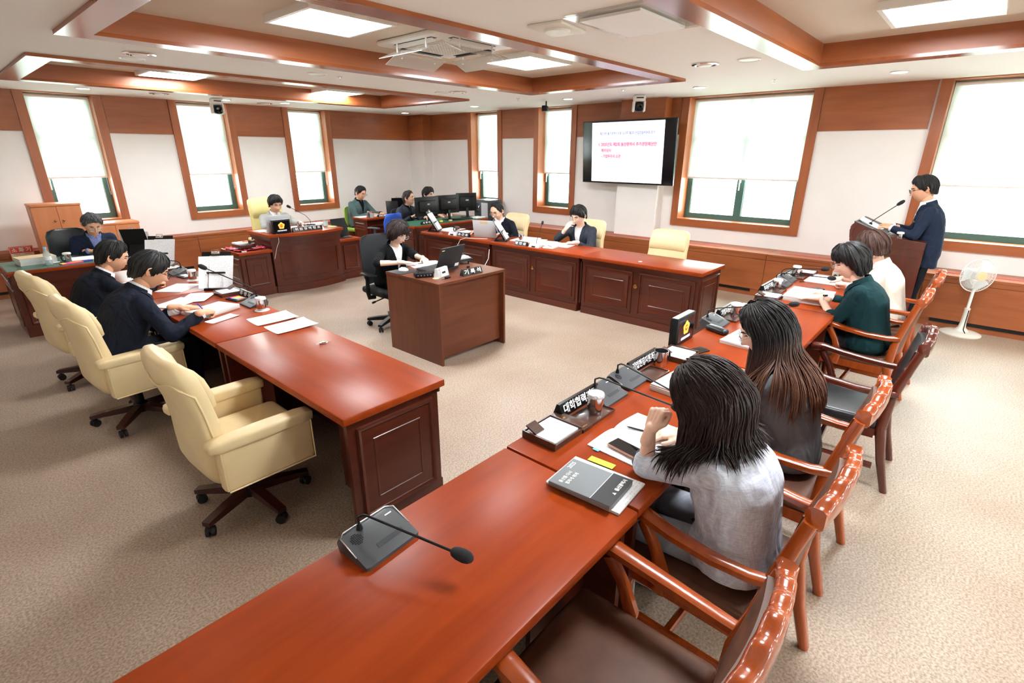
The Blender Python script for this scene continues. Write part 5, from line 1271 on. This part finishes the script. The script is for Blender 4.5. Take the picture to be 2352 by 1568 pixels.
# diary and papers
stack('white papers with green tabs under the grey diary', 1.425, .845, .215, .30, .010, 4, k=2)
tag(MB().box((0,0,.0015), (.035,.11,.0008)).build('index_tab', 'tab_green', None, (1.557,.90,.738), (0,0,R(4))), 'lime green index tab sticking out of the papers by the diary', 'tab')
r = thing('diary', 'grey and black 2025 diary on white papers', 'diary', (1.395,.848,.7415), R(5))
MB().rbox((0,0,.011), (.187,.255,.022), .005).build('cover', 'diary_grey', r); MB().b2((-.0925,-.126,.003), (.094,.126,.019)).build('pages', 'paper_edge', r)
MB().b2((-.094,-.128,.0222), (.094,-.048,.0228)).build('dark_panel', 'diary_black', r); MB().b2((-.094,-.049,.0226), (.094,-.047,.0232)).build('stitch', 'paper', r)
text('2025', .024, 'plate_text', r, (.045,.105,.0228), (0,0,0)); text('울산을 다시', .017, 'plate_text', r, (-.035,.085,.0228)); text('힘차게 뛰게', .017, 'plate_text', r, (-.03,.06,.0228)); text('울산광역시', .018, 'plate_text', r, (.04,-.105,.0234), bold=.03)
MB().prism([(-.027,-.112),(-.013,-.112),(-.02,-.098)], .023, .0236).build('logo', 'plate_text', r)
# plaid woman's place
memo_tray('wooden memo tray beside the university cooperation name plate', 1.605, 1.185, 0)
plate_board('brown holder board beside the crystal-lidded cup', 1.745, 1.19)
plate('black name plate beside the crystal-lidded cup', '대학협력과장', 1.925, 1.272, .33, 0, size=.05)
cup_tray('wooden tray under the crystal-lidded cup', 1.886, 1.157); cup('steel cup with a sparkling crystal lid', 1.90, 1.155, DZ+.008, 'crystal', rr=.039, h=.09)
open_book('open document under the phone and pen before the plaid woman', 1.83, .862, .40, .30, -3, tabs=[(-.205,.10,'tab_blue'), (.205,.05,'tab_orange')])
phone('smartphone in a rose gold case lying on the open document', 1.70, .868, -8, DZ+.014, 'rose_gold')
pen('black and red pen lying on the open document', (1.865,.965,DZ+.018), (1.905,.80,DZ+.015), 'pen_black')
mic_unit('conference microphone of the plaid woman beside the steel cup', 2.09, 1.215, 0, (1.845,.73,.93))
mic_unit('conference microphone of the long-haired woman in grey', 2.33, 1.225, 0, (2.02,.80,.90))
plate('black name plate beside the open mug by the emblem display', '기업현장지원과장', 2.60, 1.283, .33, 0, size=.046)
cup('open steel mug with black handle beside the phone', 2.67, 1.20, handle=R(-20), open_=True, rr=.041, h=.092)
cup_tray('wooden tray holding foil near the grey woman documents', 2.50, 1.17, 0)
stack('thick white documents before the grey-jacketed woman', 2.46, .97, .29, .21, .035, -4, k=4)
memo_tray('wooden memo tray beside the open steel mug', 2.86, 1.18, R(0)); plate_board('brown holder board by the black emblem display', 2.93, 1.245, 70)
phone('black smartphone by the emblem display', 3.03, 1.13, 70)
emblem_display('black emblem display standing on the camera-side desks', 3.135, 1.285, 0)
r = thing('eyeglass_case', 'black eyeglass case before the spiral notebook', 'case', (3.49,1.18,DZ), R(68))
MB().rbox((0,0,.02), (.165,.065,.04), .016, 3).build('shell', 'black_leather', r); MB().b2((-.07,-.033,.019), (.07,.033,.0205)).build('seam', 'dark_grey', r)
stack('white spiral-bound notebook beside the eyeglass case', 3.43, .965, .22, .29, .022, 90-4, spiral=True, k=2)
# middle place and the green-jacketed woman
mic_unit('conference microphone beside the eyeglass case', 3.655, 1.26, 0, (3.96,.83,.90))
plate('black name plate beside the tray left of the spiral notebook', '기업지원과장', 3.98, 1.305, .30, 0, size=.046)
cup_tray('wooden tray under the white-lidded cup of the third seat', 3.89, 1.215); cup('white-lidded steel cup next to the third seat name plate', 3.945, 1.215, DZ+.008)
sheet('white sheet leaning over the edge behind the third name plate', 4.28, 1.235, .21, .12, 3, t=.003, mat='paper')
memo_tray('wooden memo tray left of the green-jacketed woman place', 4.70, 1.19)
plate('black name plate before the green-jacketed woman', '투자유치과장', 5.0, 1.305, .29, 0, size=.046)
cup_tray('wooden tray under the cup of the green-jacketed woman', 5.0, 1.215); cup('white-lidded steel cup before the green-jacketed woman', 5.02, 1.22, DZ+.008)
mic_unit('conference microphone of the green-jacketed woman', 5.27, 1.25, 0, (5.07,.815,.90), neck=(-.02,.045))
stack('thick white documents under the hands of the green-jacketed woman', 4.93, .93, .42, .33, .04, 2, k=4)
phone('black smartphone beside the thick white documents', 5.30, .97, 50)
plate('black name plate nearest the lectern', '기업투자국장', 5.68, 1.31, .28, 0, size=.046)
cup_tray('wooden tray under the cup nearest the lectern', 5.74, 1.215); cup('white-lidded steel cup nearest the lectern', 5.78, 1.25, DZ+.008)
mic_unit('conference microphone nearest the lectern', 5.50, 1.265, 0, (5.45,.945,.90))
memo_tray('wooden memo tray at the lectern end of the desks', 5.955, 1.20)
stack('white papers before the woman in cream', 5.78, .99, .40, .28, .008, 0, k=2)
pen('black pen lying by the papers of the woman in cream', (5.53,1.16,DZ+.005), (5.62,1.10,DZ+.005), 'pen_black')
# --- left desk row
cup('white-lidded steel cup on a white saucer at the left row', 1.60, 4.075, coaster='white_plastic')
mic_unit('conference microphone before the man with the blue pen', 1.63, 4.285, -90, (1.40,4.60,1.035), neck=(-.035,.04))
plate('dark name plate lying before the man with the blue pen', '홍 성 우', 1.70, 4.585, .25, -90, h=.05, d=.055)
memo_tray('black memo tray under the clipboard stand of the left row', 1.625, 4.80, -90)
r = thing('sticker_tray', 'small tray of coloured sticky markers and a blue pen', 'tray', (1.60,4.555,DZ), R(-78))
MB().rbox((0,0,.006), (.16,.11,.012), .003).build('tray', 'dark_grey', r)
for i, c in enumerate(['tab_pink','tab_yellow','tab_green','tab_blue','tab_orange']): MB().b2((-.06+.024*i,-.03,.012), (-.04+.024*i,.04,.016)).build('sticker', c, r)
MB().tube([(-.05,-.045,.016), (.06,-.042,.016)], .004, 8).build('marker', 'pen_blue', r)
clip_stand('clipboard stand with two printed pages before the man with the blue pen', 1.615, 5.03, -42)
stack('thick white documents under the writing hand', 1.33, 4.33, .22, .31, .030, -68, k=3)
sheet('white printed slip beside the thick documents', 1.30, 4.07, .10, .22, -72, mat='printed_paper', curl=.006)
sheet('blank white sheet nearer the cup on the left row', 1.555, 3.79, .225, .30, -92, mat='paper', curl=.012)
sheet('blank white sheet nearer the empty armchair on the left row', 1.565, 3.515, .225, .30, -90, mat='paper', curl=.012)
sheet('printed sheet left of the writing man', 1.22, 4.80, .21, .30, -60, curl=.004, t=.004); sheet('printed sheet overlapping another beside the writing man', 1.39, 4.86, .21, .29, -38, z=DZ+.005, curl=.004)
sheet('white folder lying between the two men of the left row', 1.40, 5.36, .24, .31, -50, mat='paper', t=.006)
X = HX['p3']['R']; pen('blue pen in the hand of the writing man', X @ Vector((-.018,.155,-.075)), X @ Vector((-.055,.02,.045)), 'pen_blue')
X = HX['p2']['R']; pen('orange pen in the hand of the man in black suit', X @ Vector((-.018,.15,-.07)), X @ Vector((-.05,.02,.04)), 'pen_orange')
cup('white-lidded steel cup on a saucer before the man in black suit', 1.60, 5.60, coaster='white_plastic')
r = thing('sticker_tray', 'small tray of stationery beside the far cup of the left row', 'tray', (1.60,5.82,DZ), R(-80)); MB().rbox((0,0,.006), (.15,.10,.012), .003).build('tray', 'dark_grey', r); MB().b2((-.05,-.03,.012), (.05,.03,.02)).build('note_block', 'paper', r)
mic_unit('conference microphone before the man in black suit', 1.60, 6.03, -90, (1.36,6.0,.93))
memo_tray('black memo tray at the far end of the left row', 1.62, 6.29, -90); clip_stand('clipboard stand with printed pages before the man in black suit', 1.58, 6.50, -40)
stack('printed documents under the arm of the man in black suit', 1.27, 5.86, .22, .30, .01, -80, k=2)
# --- wall-side desk row
clip_stand('clipboard stand at the corner end of the wall-side row', 5.46, 6.44, 36, tilt=28)
sheet('white papers behind the steel mug at the wall-side row', 5.70, 6.42, .30, .42, -80, mat='paper', t=.006); sheet('white notebook page by the mouse hand', 5.66, 6.05, .21, .29, 85, t=.008)
cup('open steel mug with black handle at the wall-side row', 5.60, 6.14, handle=R(150), open_=True)
def mic_box(label, x, y, head, rz=-90):
    r = thing('desk_microphone', label, 'microphone', (x,y,DZ), R(rz), 'silver microphone boxes')
    MB().prism([(-.05,0),(.05,0),(.05,.045),(-.02,.045)], -.085, .085, 'x').build('base', 'silver_plastic', r); MB().b2((-.03,-.054,.006), (.03,-.046,.02)).build('connector', 'black_plastic', r)
    Mi = (Matrix.Translation((x,y,DZ)) @ Matrix.Rotation(R(rz), 4, 'Z')).inverted(); hp = Mi @ Vector(head); p0 = Vector((0,.02,.045))
    MB().tube([p0, p0+Vector((0,0,.04)), p0.lerp(hp, .4)+Vector((0,0,.02)), hp], .004, 8).build('gooseneck', 'black_plastic', r, smooth=60)
    d = (hp-p0).normalized(); MB().tube([hp+d*t for t in (-.03,-.02,0,.02,.03)], [.008,.015,.018,.014,.003], 12).build('foam_windscreen', 'foam_black', r, smooth=180)
    return r
mic_box('silver microphone box beside the mouse hand', 5.355, 5.95, (5.66,5.75,.86)); mic_box('silver microphone box beside the open file', 5.35, 4.33, (5.60,4.42,1.02))
plate('black name plate beside the white laptop', '손 근 호', 5.345, 5.72, .24, -90, h=.055); plate('black name plate before the man touching his mouth', '방 인 섭', 5.325, 4.56, .21, -90, h=.055)
def laptop(label, x, y, z, rz, w, d, base, lid, angle=105, sticker=None):
    r = thing('laptop', label, 'laptop', (x,y,z), R(rz), 'laptops')   # user at +y, lid hinge at -y
    MB().rbox((0,0,.009), (w,d,.018), .004).build('base', base, r); MB().b2((-w*.43,-d*.42,.018), (w*.43,d*.12,.0186)).build('keyboard', 'dark_grey', r)
    t = R(90-angle); ld = MB().at((0,-d/2,.018), (-t,0,0)).rbox((0,-.004,d/2), (w,.008,d), .003).build('lid', lid, r)
    MB().at((0,-d/2,.018), (-t,0,0)).b2((-w/2+.012,.0002,.015), (w/2-.012,.001,d-.012)).build('display', 'screen_black', ld)
    return r, ld, t
r, ld, t = laptop('white laptop with a council sticker before the man in blue tie', 5.615, 5.47, DZ, -68, .36, .24, 'silver_plastic', 'silver_plastic', 102)
MB().at((0,-.12,.018), (-t,0,0)).b2((-.06,-.0095,.19), (.06,-.0085,.225)).build('sticker', 'kraft', ld)
text('울산광역시의회', .016, 'pen_black', ld, (0,-.12-.0098-.2075*math.sin(t)*1.0,.018+.2075*math.cos(t)), (R(90)-t,0,0), width=.10)
clip_stand('clipboard stand between the two men of the wall-side row', 5.47, 4.98, 33, tilt=30)
cup('plain steel cup before the man touching his mouth', 5.60, 4.80, lid='steel')
sheet('white documents behind the plain steel cup', 5.74, 4.83, .30, .40, -80, t=.01); stack('blue-edged documents by the silver microphone box', 5.72, 4.60, .21, .29, .012, -70, k=2)
open_book('open cream file before the man touching his mouth', 5.68, 4.22, .46, .30, -80); sheet('cream envelope under the open file', 5.70, 4.42, .24, .33, -70, mat='cream_paper', t=.004)
stack('white pad with yellow notes at the desk edge', 5.46, 4.15, .15, .21, .018, -80, k=2, mat='paper'); pen('black pen on the white pad', (5.47,4.22,DZ+.022), (5.40,4.10,DZ+.022), 'pen_black')
MOUSE = MB().loft([[(a*.030*math.cos(q), y, max(0, .0+h*math.sin(q))) for q in [PI*i/10 for i in range(11)]+[PI, 0]] for y, a, h in [(-.05,.3,.01),(-.045,.75,.02),(-.02,1,.033),(.02,.98,.032),(.045,.7,.022),(.052,.2,.008)]])
tag(MOUSE.build('computer_mouse', 'black_plastic', None, (5.63,5.83,DZ), (0,0,R(90))), 'dark mouse under the hand of the man in blue tie', 'mouse')
tag(MB().tube([(5.40,5.28,DZ+.004), (5.30,5.45,DZ+.004), (5.25,5.58,DZ+.004), (5.232,5.68,.70), (5.235,5.78,.56), (5.262,5.86,.465)], .004, 6).build('power_cable', 'white_plastic', smooth=60), 'white cable looping from the white laptop into the desk front ring', 'cable')
tag(MB().tube([(5.25,5.098,.62), (5.2,5.07,.50), (4.9,4.9,.40), (4.4,4.5,.44), (4.0,4.2,.62), (3.82,4.1,.79), (3.78,4.08,.806)], .004, 6).build('power_cable', 'white_plastic', smooth=60), 'white cable sagging from the wall-side desks to the middle desk', 'cable')
# --- chairman's bench
ZC = .8352
emblem_display('black emblem display in front of the chairman', 3.33, 7.345, 0, ZC)
r, ld, t = laptop('grey laptop behind the emblem display of the chairman', 3.36, 7.58, ZC, 180+176, .34, .23, 'silver_plastic', 'silver_plastic', 100)
plate('long black name plate before the chairman', '위 원 장 백 현 조', 3.72, 7.345, .46, 1, ZC, size=.04)
cup('steel cup behind the chairman name plate', 3.74, 7.62, ZC, lid='steel')
r = thing('desk_microphone', 'thin gooseneck microphone before the chairman', 'microphone', (3.98,7.72,ZC), 0); MB().rbox((0,0,.02), (.10,.10,.04), .008).build('base', 'black_plastic', r)
MB().tube([(0,0,.04), (-.01,0,.10), (-.06,.02,.17), (-.25,.10,.30)], .004, 8).build('gooseneck', 'black_plastic', r, smooth=60); MB().cap((-.25,.10,.30), (-.275,.11,.317), .018, .02, 12).build('foam_windscreen', 'foam_black', r, smooth=180)
stack('white documents beside the chairman hand', 4.10, 7.80, .30, .21, .03, 5, ZC, k=3); sheet('printed page before the chairman', 3.70, 7.83, .30, .21, 0, ZC); stack('white papers at the left end of the bench', 3.22, 7.72, .16, .24, .008, 4, ZC, k=2)
r = thing('acrylic_holder', 'clear plastic note holder on the chairman bench', 'holder', (4.13,7.55,ZC), R(20)); MB().rbox((0,0,.045), (.07,.05,.09), .012).build('body', 'clear_plastic', r); MB().b2((-.03,-.02,.005), (.03,.02,.03)).build('notes', 'paper', r)
stack('yellow-green note pad at the end of the bench', 4.16, 7.42, .12, .08, .01, 8, ZC, k=1, cover='tab_green')
def tablet_stand(label, x, y, z, rz, mat='black_plastic', w=.24, h=.26):
    r = thing('tablet_stand', label, 'tablet', (x,y,z), R(rz), 'black tablet stands')
    MB().at((0,0,.02), (R(-18),0,0)).rbox((0,0,h/2), (w,.012,h), .004).build('board', mat, r); MB().at((0,.02,.0), (0,0,0)).b2((-w/2,-.10,0), (w/2,.12,.008)).build('base', mat, r)
    MB().at((0,.13,.01), (R(30),0,0)).b2((-w*.3,-.003,0), (w*.3,.003,.16)).build('prop', mat, r)
    return r
tablet_stand('black tablet stand on the bench side cabinet', 4.40, 7.56, .63, 4, w=.27, h=.29)
r = thing('gavel_block', 'dark wooden gavel block on red cloth', 'block', (2.91,7.66,.655), R(2)); MB().rbox((0,0,.025), (.22,.26,.05), .006).build('block', 'base_wood', r); MB().b2((-.11,-.06,.05), (.10,.12,.066)).build('papers', 'paper', r)
r = thing('gavel', 'small wooden gavel lying on the block', 'gavel', (2.99,7.56,.735), R(25)); MB().tube([(-.05,0,0), (-.046,0,0), (-.03,0,0), (.03,0,0), (.046,0,0), (.05,0,0)], [.018,.026,.02,.02,.026,.018], 16).build('head', 'tray_wood', r); MB().tube([(0,.0,0), (-.02,.15,-.005)], .008, 10).build('handle', 'cabinet_wood', r); MB().lathe([(.03,-.026), (.03,-.02), (.02,-.018)], 18).build('rest', 'white_plastic', r)
def cl(u, v):
    x, y = (u-.5)*.40, (v-.5)*.46; e = max(0, max(abs(u-.5), abs(v-.5))-.30)/.2
    return (x+.012*math.sin(v*23), y+.012*math.sin(u*19), .006+.014*e*(1+math.sin(u*37)*math.sin(v*31)))
tag(MB().grid(cl, 40, 40).grid(lambda u, v: (cl(u, v)[0], cl(u, v)[1], cl(u, v)[2]-.005), 40, 40, True).build('red_cloth', 'red_cloth', None, (2.91,7.64,.631), (0,0,R(3)), smooth=60), 'crumpled shiny red cloth under the gavel block', 'cloth')
r = tag(MB().b2((-.03,-.02,0), (.03,.02,.012)).build('note_card', 'paper', None, (2.80,7.40,.631), (0,0,R(-10))), 'small white card at the corner of the gavel cabinet', 'card')
tag(MB().tube([(3.24,7.30,.84), (3.23,7.245,.81), (3.225,7.235,.74), (3.19,7.25,.66), (3.15,7.28,.50)], .003, 6).build('power_cable', 'white_plastic', smooth=60), 'thin white cable hanging over the bench edge', 'cable')
# --- recorder's desk
ZR = .8005
tag(MB().rbox((0,0,.002), (.22,.22,.004), .002).build('mouse_pad', 'dark_grey', None, (3.03,4.145,ZR), (0,0,R(2))), 'dark mouse pad at the corner of the middle desk', 'mouse pad')
m2 = tag(MOUSE.build('computer_mouse', 'white_plastic', None, (3.055,4.165,ZR+.0042), (0,0,R(200))), 'white mouse on the dark mouse pad', 'mouse')
r, ld, t = laptop('open black laptop on the middle desk', 3.35, 3.99, ZR, 8, .36, .25, 'dark_grey', 'dark_grey', 112)
MB().at((0,-.125,.018), (-t,0,0)).b2((-.165,-.0092,.22), (-.125,-.0082,.228)).build('sticker', 'tab_yellow', ld); MB().at((0,-.125,.018), (-t,0,0)).b2((.10,-.0092,.012), (.16,-.0082,.045)).build('sticker', 'paper', ld)
open_book('open notebook in front of the recording clerk', 3.40, 4.24, .36, .24, -14, ZR); pen('black pen on the open notebook', (3.30,4.27,ZR+.016), (3.44,4.245,ZR+.016), 'pen_black')
r = thing('audio_recorder', 'black audio recorder box beside the desk clock', 'recorder', (3.03,3.825,ZR), R(-28)); MB().rbox((0,0,.022), (.17,.12,.044), .005).build('case', 'black_plastic', r)
for i in range(4): MB().cyl((-.05+.03*i,-.03,.044), .006, .006, 10).build('knob', 'dark_grey', r)
MB().b2((-.06,.01,.044), (.04,.045,.0448)).build('display', 'screen_black', r)
for i in range(5): MB().cyl((-.06+.03*i,-.061,.022), .005, .003, 10, axis='y').build('jack', 'silver', r)
r = thing('desk_timer', 'silver digital desk timer with a white front', 'timer', (3.15,3.70,ZR), R(15)); MB().prism([(-.03,0),(.03,0),(.015,.085),(-.012,.085)], -.085, .085, 'x').build('case', 'silver_plastic', r)
MB().at((0,-.03,0), (math.atan2(.085,.018)-PI/2,0,0)).loft([[(-.05,-.004,.004),(.05,-.004,.004),(.035,-.004,.065),(-.035,-.004,.065)], [(-.05,0,.004),(.05,0,.004),(.035,0,.065),(-.035,0,.065)]]).build('front', 'white_plastic', r)
MB().at((0,-.03,0), (math.atan2(.085,.018)-PI/2,0,0)).b2((-.024,-.006,.032), (.03,-.004,.05)).build('display', 'screen_black', r); MB().at((-.055,-.028,.07), (0,0,0)).b2((-.012,.01,0), (.004,.012,.006)).build('badge', 'pen_red', r)
tag(MB().lathe([(.03,0), (.03,.005), (.001,.006)], 24).build('coaster', 'kraft', None, (3.045,3.66,ZR)), 'small round wooden coaster on the middle desk', 'coaster')
r = thing('car_key', 'black car key lying before the desk timer', 'key', (3.14,3.60,ZR), R(20)); MB().rbox((0,0,.008), (.07,.035,.016), .006).build('fob', 'black_plastic', r); MB().tube([(-.035,0,.008), (-.07,-.01,.004), (-.09,.02,.004)], .002, 6).build('cord', 'black_plastic', r)
plate('black name plate on the middle desk', '기 록 석', 3.41, 3.56, .255, 0, ZR, h=.06, size=.05)
r = thing('stenotype', 'black and silver recording keyboard behind the laptop', 'keyboard', (3.66,4.04,ZR), R(-8)); MB().prism([(-.10,.03),(.10,.045),(.10,.085),(-.10,.055)], -.14, .14, 'x').build('case', 'dark_grey', r)
MB().b2((-.12,-.09,.058), (.12,.05,.068)).build('key_deck', 'silver_plastic', r)
for i in range(8):
    for j in range(2): MB().rbox((-.10+.028*i,-.06+.05*j,.074), (.022,.036,.010), .003).build('key', 'white_plastic', r)
for a, b in ((-.1,-.07), (.1,-.07), (-.1,.07), (.1,.07)): MB().cyl((a,b,0), .008, .045, 8).build('foot', 'black_plastic', r)
tag(MB().rbox((0,0,.008), (.03,.018,.016), .004).build('usb_receiver', 'black_plastic', None, (3.60,3.80,ZR)), 'tiny black gadget on the middle desk by the name plate', 'gadget')
# --- staff desks
ZS = .7415
def monitor(label, x, y, rz, w, h, z=ZS, base=.11, angled=False, slab=False):
    r = thing('computer_monitor', label, 'monitor', (x,y,z), R(rz), 'black monitors')   # screen towards +y, back towards -y
    MB().rbox((0,0,base+h/2), (w,.022,h), .006).build('screen_case', 'black_plastic', r); MB().b2((-w/2+.01,.0112,base+.012), (w/2-.01,.0122,base+h-.01)).build('display', 'screen_black', r)
    MB().rbox((0,-.025,base+h*.5), (w*.72,.045,h*.62), .02, 3).build('back_bulge', 'black_plastic', r); MB().b2((-.03,-.049,base+h*.58), (.03,-.0475,base+h*.65)).build('logo', 'silver', r)
    MB().at((0,-.05,0), (R(-8),0,0)).rbox((0,-.0,base*.5+.05), (.055,.025,base+.16), .008).build('stand', 'black_plastic', r); MB().rbox((0,-.03,.006), (.22,.16,.012), .005).build('foot', 'black_plastic', r)
    return r
monitor('black monitor nearest the man with round glasses', 6.05, 7.42, 3, .56, .33); monitor('black monitor between two others on the green mat', 6.58, 7.46, -4, .53, .33); monitor('black monitor standing by the computer tower', 7.10, 7.50, -22, .42, .34)
plate('black name plate on the green-matted monitor desk', '사 무 직 원', 5.86, 7.20, .28, 4, ZS, h=.05)
r = thing('keyboard', 'flat black keyboard on the green mat', 'keyboard', (6.75,7.27,ZS), R(-6)); MB().rbox((0,0,.010), (.42,.14,.02), .004).build('case', 'black_plastic', r)
for j in range(4): MB().b2((-.20,-.06+.03*j,.02), (.20,-.036+.03*j,.0235)).build('key_row', 'dark_grey', r)
for x, y, c, lb in [(6.22,7.25,'tab_yellow','small yellow note block on the green mat'), (6.42,7.22,'kraft','small tan eraser block on the green mat'), (6.06,7.19,'tab_yellow','small yellow sticker by the staff name plate')]: tag(MB().rbox((0,0,.012), (.06,.04,.024), .004).build('note_block', c, None, (x,y,ZS)), lb, 'note block')
stack('white papers beside the monitor by the computer tower', 7.12, 7.24, .28, .21, .012, 5, ZS, k=2)
tag(MB().tube([(6.95,7.2,ZS+.004), (6.98,7.14,ZS+.02), (7.05,7.16,ZS+.006), (7.12,7.12,ZS+.004), (7.2,7.18,ZS+.02), (7.15,7.26,ZS+.01)], .003, 6).build('monitor_cable', 'white_plastic', smooth=60), 'loose white cable on the green mat', 'cable')
r = thing('computer_tower', 'grey computer tower standing on the heating cover', 'computer', (7.80,7.60,.61), R(0)); MB().rbox((0,0,.205), (.38,.42,.41), .012).build('case', 'grey_plastic', r); MB().b2((-.195,-.18,.05), (-.189,.0,.36)).build('front_panel', 'silver_plastic', r); MB().tube([(-.20,.04,.30), (-.225,.05,.28), (-.225,.05,.16), (-.20,.04,.14)], .008, 8).build('handle', 'chrome', r)
for i in range(3): MB().b2((-.196,.08,.30-.07*i), (-.189,.19,.345-.07*i)).build('drive_bay', 'dark_grey', r)
ZP = .7302
r = thing('pen_holder', 'clear pen holder with red and orange pens', 'pen holder', (5.80,8.80,ZP)); MB().lathe([(.04,0), (.042,.085), (.038,.085), (.037,.006), (.001,.006)], 20).build('tub', 'clear_plastic', r)
for a, c in ((0,'pen_red'), (2,'pen_orange'), (4,'white_plastic')): MB().tube([(.01*math.cos(a),.01*math.sin(a),.008), (.03*math.cos(a),.03*math.sin(a),.13)], .004, 6).build('pen', c, r)
cup('steel mug on the desk of the green-jacketed man', 5.73, 8.82, ZP, open_=True)
plate('black name plate before the man in the green-grey jacket', '산업건설팀장', 6.05, 8.78, .26, 0, ZP, h=.05); stack('white papers on the desk of the green-jacketed man', 5.75, 9.0, .30, .21, .01, 0, ZP, k=2); sheet('printed page under the hand of the green-jacketed man', 6.05, 9.05, .30, .21, 5, ZP)
tablet_stand('black tablet stand at the end of the wall desk', 6.38, 8.92, ZP, -30); clip_stand('clipboard behind the black tablet stand', 6.58, 9.02, 150, ZP)
tag(MOUSE.build('computer_mouse', 'silver_plastic', None, (6.20,8.98,ZP), (0,0,R(180))), 'grey mouse beside the tablet stand', 'mouse')
# --- glass-topped desk
ZG = .7315
stack('tall pile of files and a tan envelope by the fire sign', .72, 7.84, .32, .24, .075, 6, ZG, k=5, cover='kraft'); 
r = thing('water_bottle', 'clear plastic water bottle with blue cap', 'bottle', (.80,7.60,ZG)); MB().lathe([(.030,0), (.033,.01), (.032,.06), (.030,.075), (.033,.09), (.032,.12), (.02,.155), (.013,.17), (.013,.178), (.001,.178)], 20).build('bottle', 'clear_plastic', r); MB().lathe([(.0335,.055), (.0335,.095)], 20).build('label', 'paper', r); MB().lathe([(.015,.174), (.015,.195), (.001,.196)], 16).build('cap', 'tab_blue', r)
cup('steel mug with white lid on the glass desk', .98, 7.68, ZG, handle=R(200)); tag(MB().lathe([(.05,0), (.052,.003), (.001,.004)], 24).build('saucer', 'white_plastic', None, (.86,7.72,ZG)), 'white saucer beside the mug on the glass desk', 'saucer')
sheet('blue lined notebook page on the glass desk', 1.14, 7.80, .22, .28, -8, ZG); r = thing('booklet', 'pink and orange booklet at the edge of the glass desk', 'booklet', (1.02,7.53,ZG), R(12)); MB().b2((-.14,-.04,0), (.06,.04,.010)).build('cover', 'tab_pink', r); MB().b2((-.05,-.041,.010), (.06,.041,.011)).build('stripe', 'tab_orange', r); MB().b2((-.14,-.041,.010), (-.10,.041,.011)).build('stripe', 'tab_yellow', r); MB().b2((.06,-.04,0), (.15,.04,.010)).build('spine', 'blue_ink', r)
plate('black name plate on the glass-topped desk', '전 문 위 원', 1.40, 7.50, .27, 10, ZG, h=.055); stack('white files with a green sheet at the end of the glass desk', 1.60, 7.92, .30, .22, .025, 10, ZG, k=3); clip_stand('clipboard stand at the end of the glass desk', 1.66, 7.56, 150, ZG)
# --- lectern
r = thing('desk_microphone', 'long thin microphone rising from the lectern', 'microphone', (6.90,.86,1.175), 0); MB().lathe([(.018,0), (.018,.02), (.008,.03)], 14).build('base', 'black_plastic', r); MB().tube([(0,0,.02), (.0,-.02,.05), (.02,-.12,.15), (.03,-.20,.225)], .004, 8).build('gooseneck', 'black_plastic', r, smooth=60); MB().tube([(.03,-.19,.22), (.031,-.20,.228), (.033,-.225,.25), (.035,-.245,.268), (.036,-.25,.272)], [.008,.016,.02,.014,.004], 12).build('foam_windscreen', 'foam_black', r, smooth=180)
r = thing('speech_papers', 'white speech papers on the lectern top', 'papers', (7.0,.84,1.165), 0); r.rotation_euler = (R(21),0,0)
for i in range(3): MB().at((.0,.02*i,.005+.003*i), (R(2*i),0,R(3*i-2))).box((0,0,0), (.30,.21,.0015)).build('page', 'paper', r)
cup('white-lidded glass on the lectern shelf', 6.76, .56, 1.068, rr=.03, h=.06)
# wristwatch
X = HX['p13']['L']; w = thing('wristwatch', 'round dark watch with grey strap on the wrist of the green-jacketed woman', 'watch', (0,0,0)); w.matrix_world = X
MB().tube([(.030*math.cos(q),-.03,.030*math.sin(q)) for q in [2*PI*i/20 for i in range(20)]], .011, 6, closed=True, flat=.25, up=(0,1,0)).build('strap', 'offwhite_plastic', w, smooth=60); MB().lathe([(.019,.028), (.019,.037), (.015,.038), (.001,.038)], 24).build('dial', 'phone_glass', w, (0,-.03,0))
bpy.data.scenes.remove(TMP)
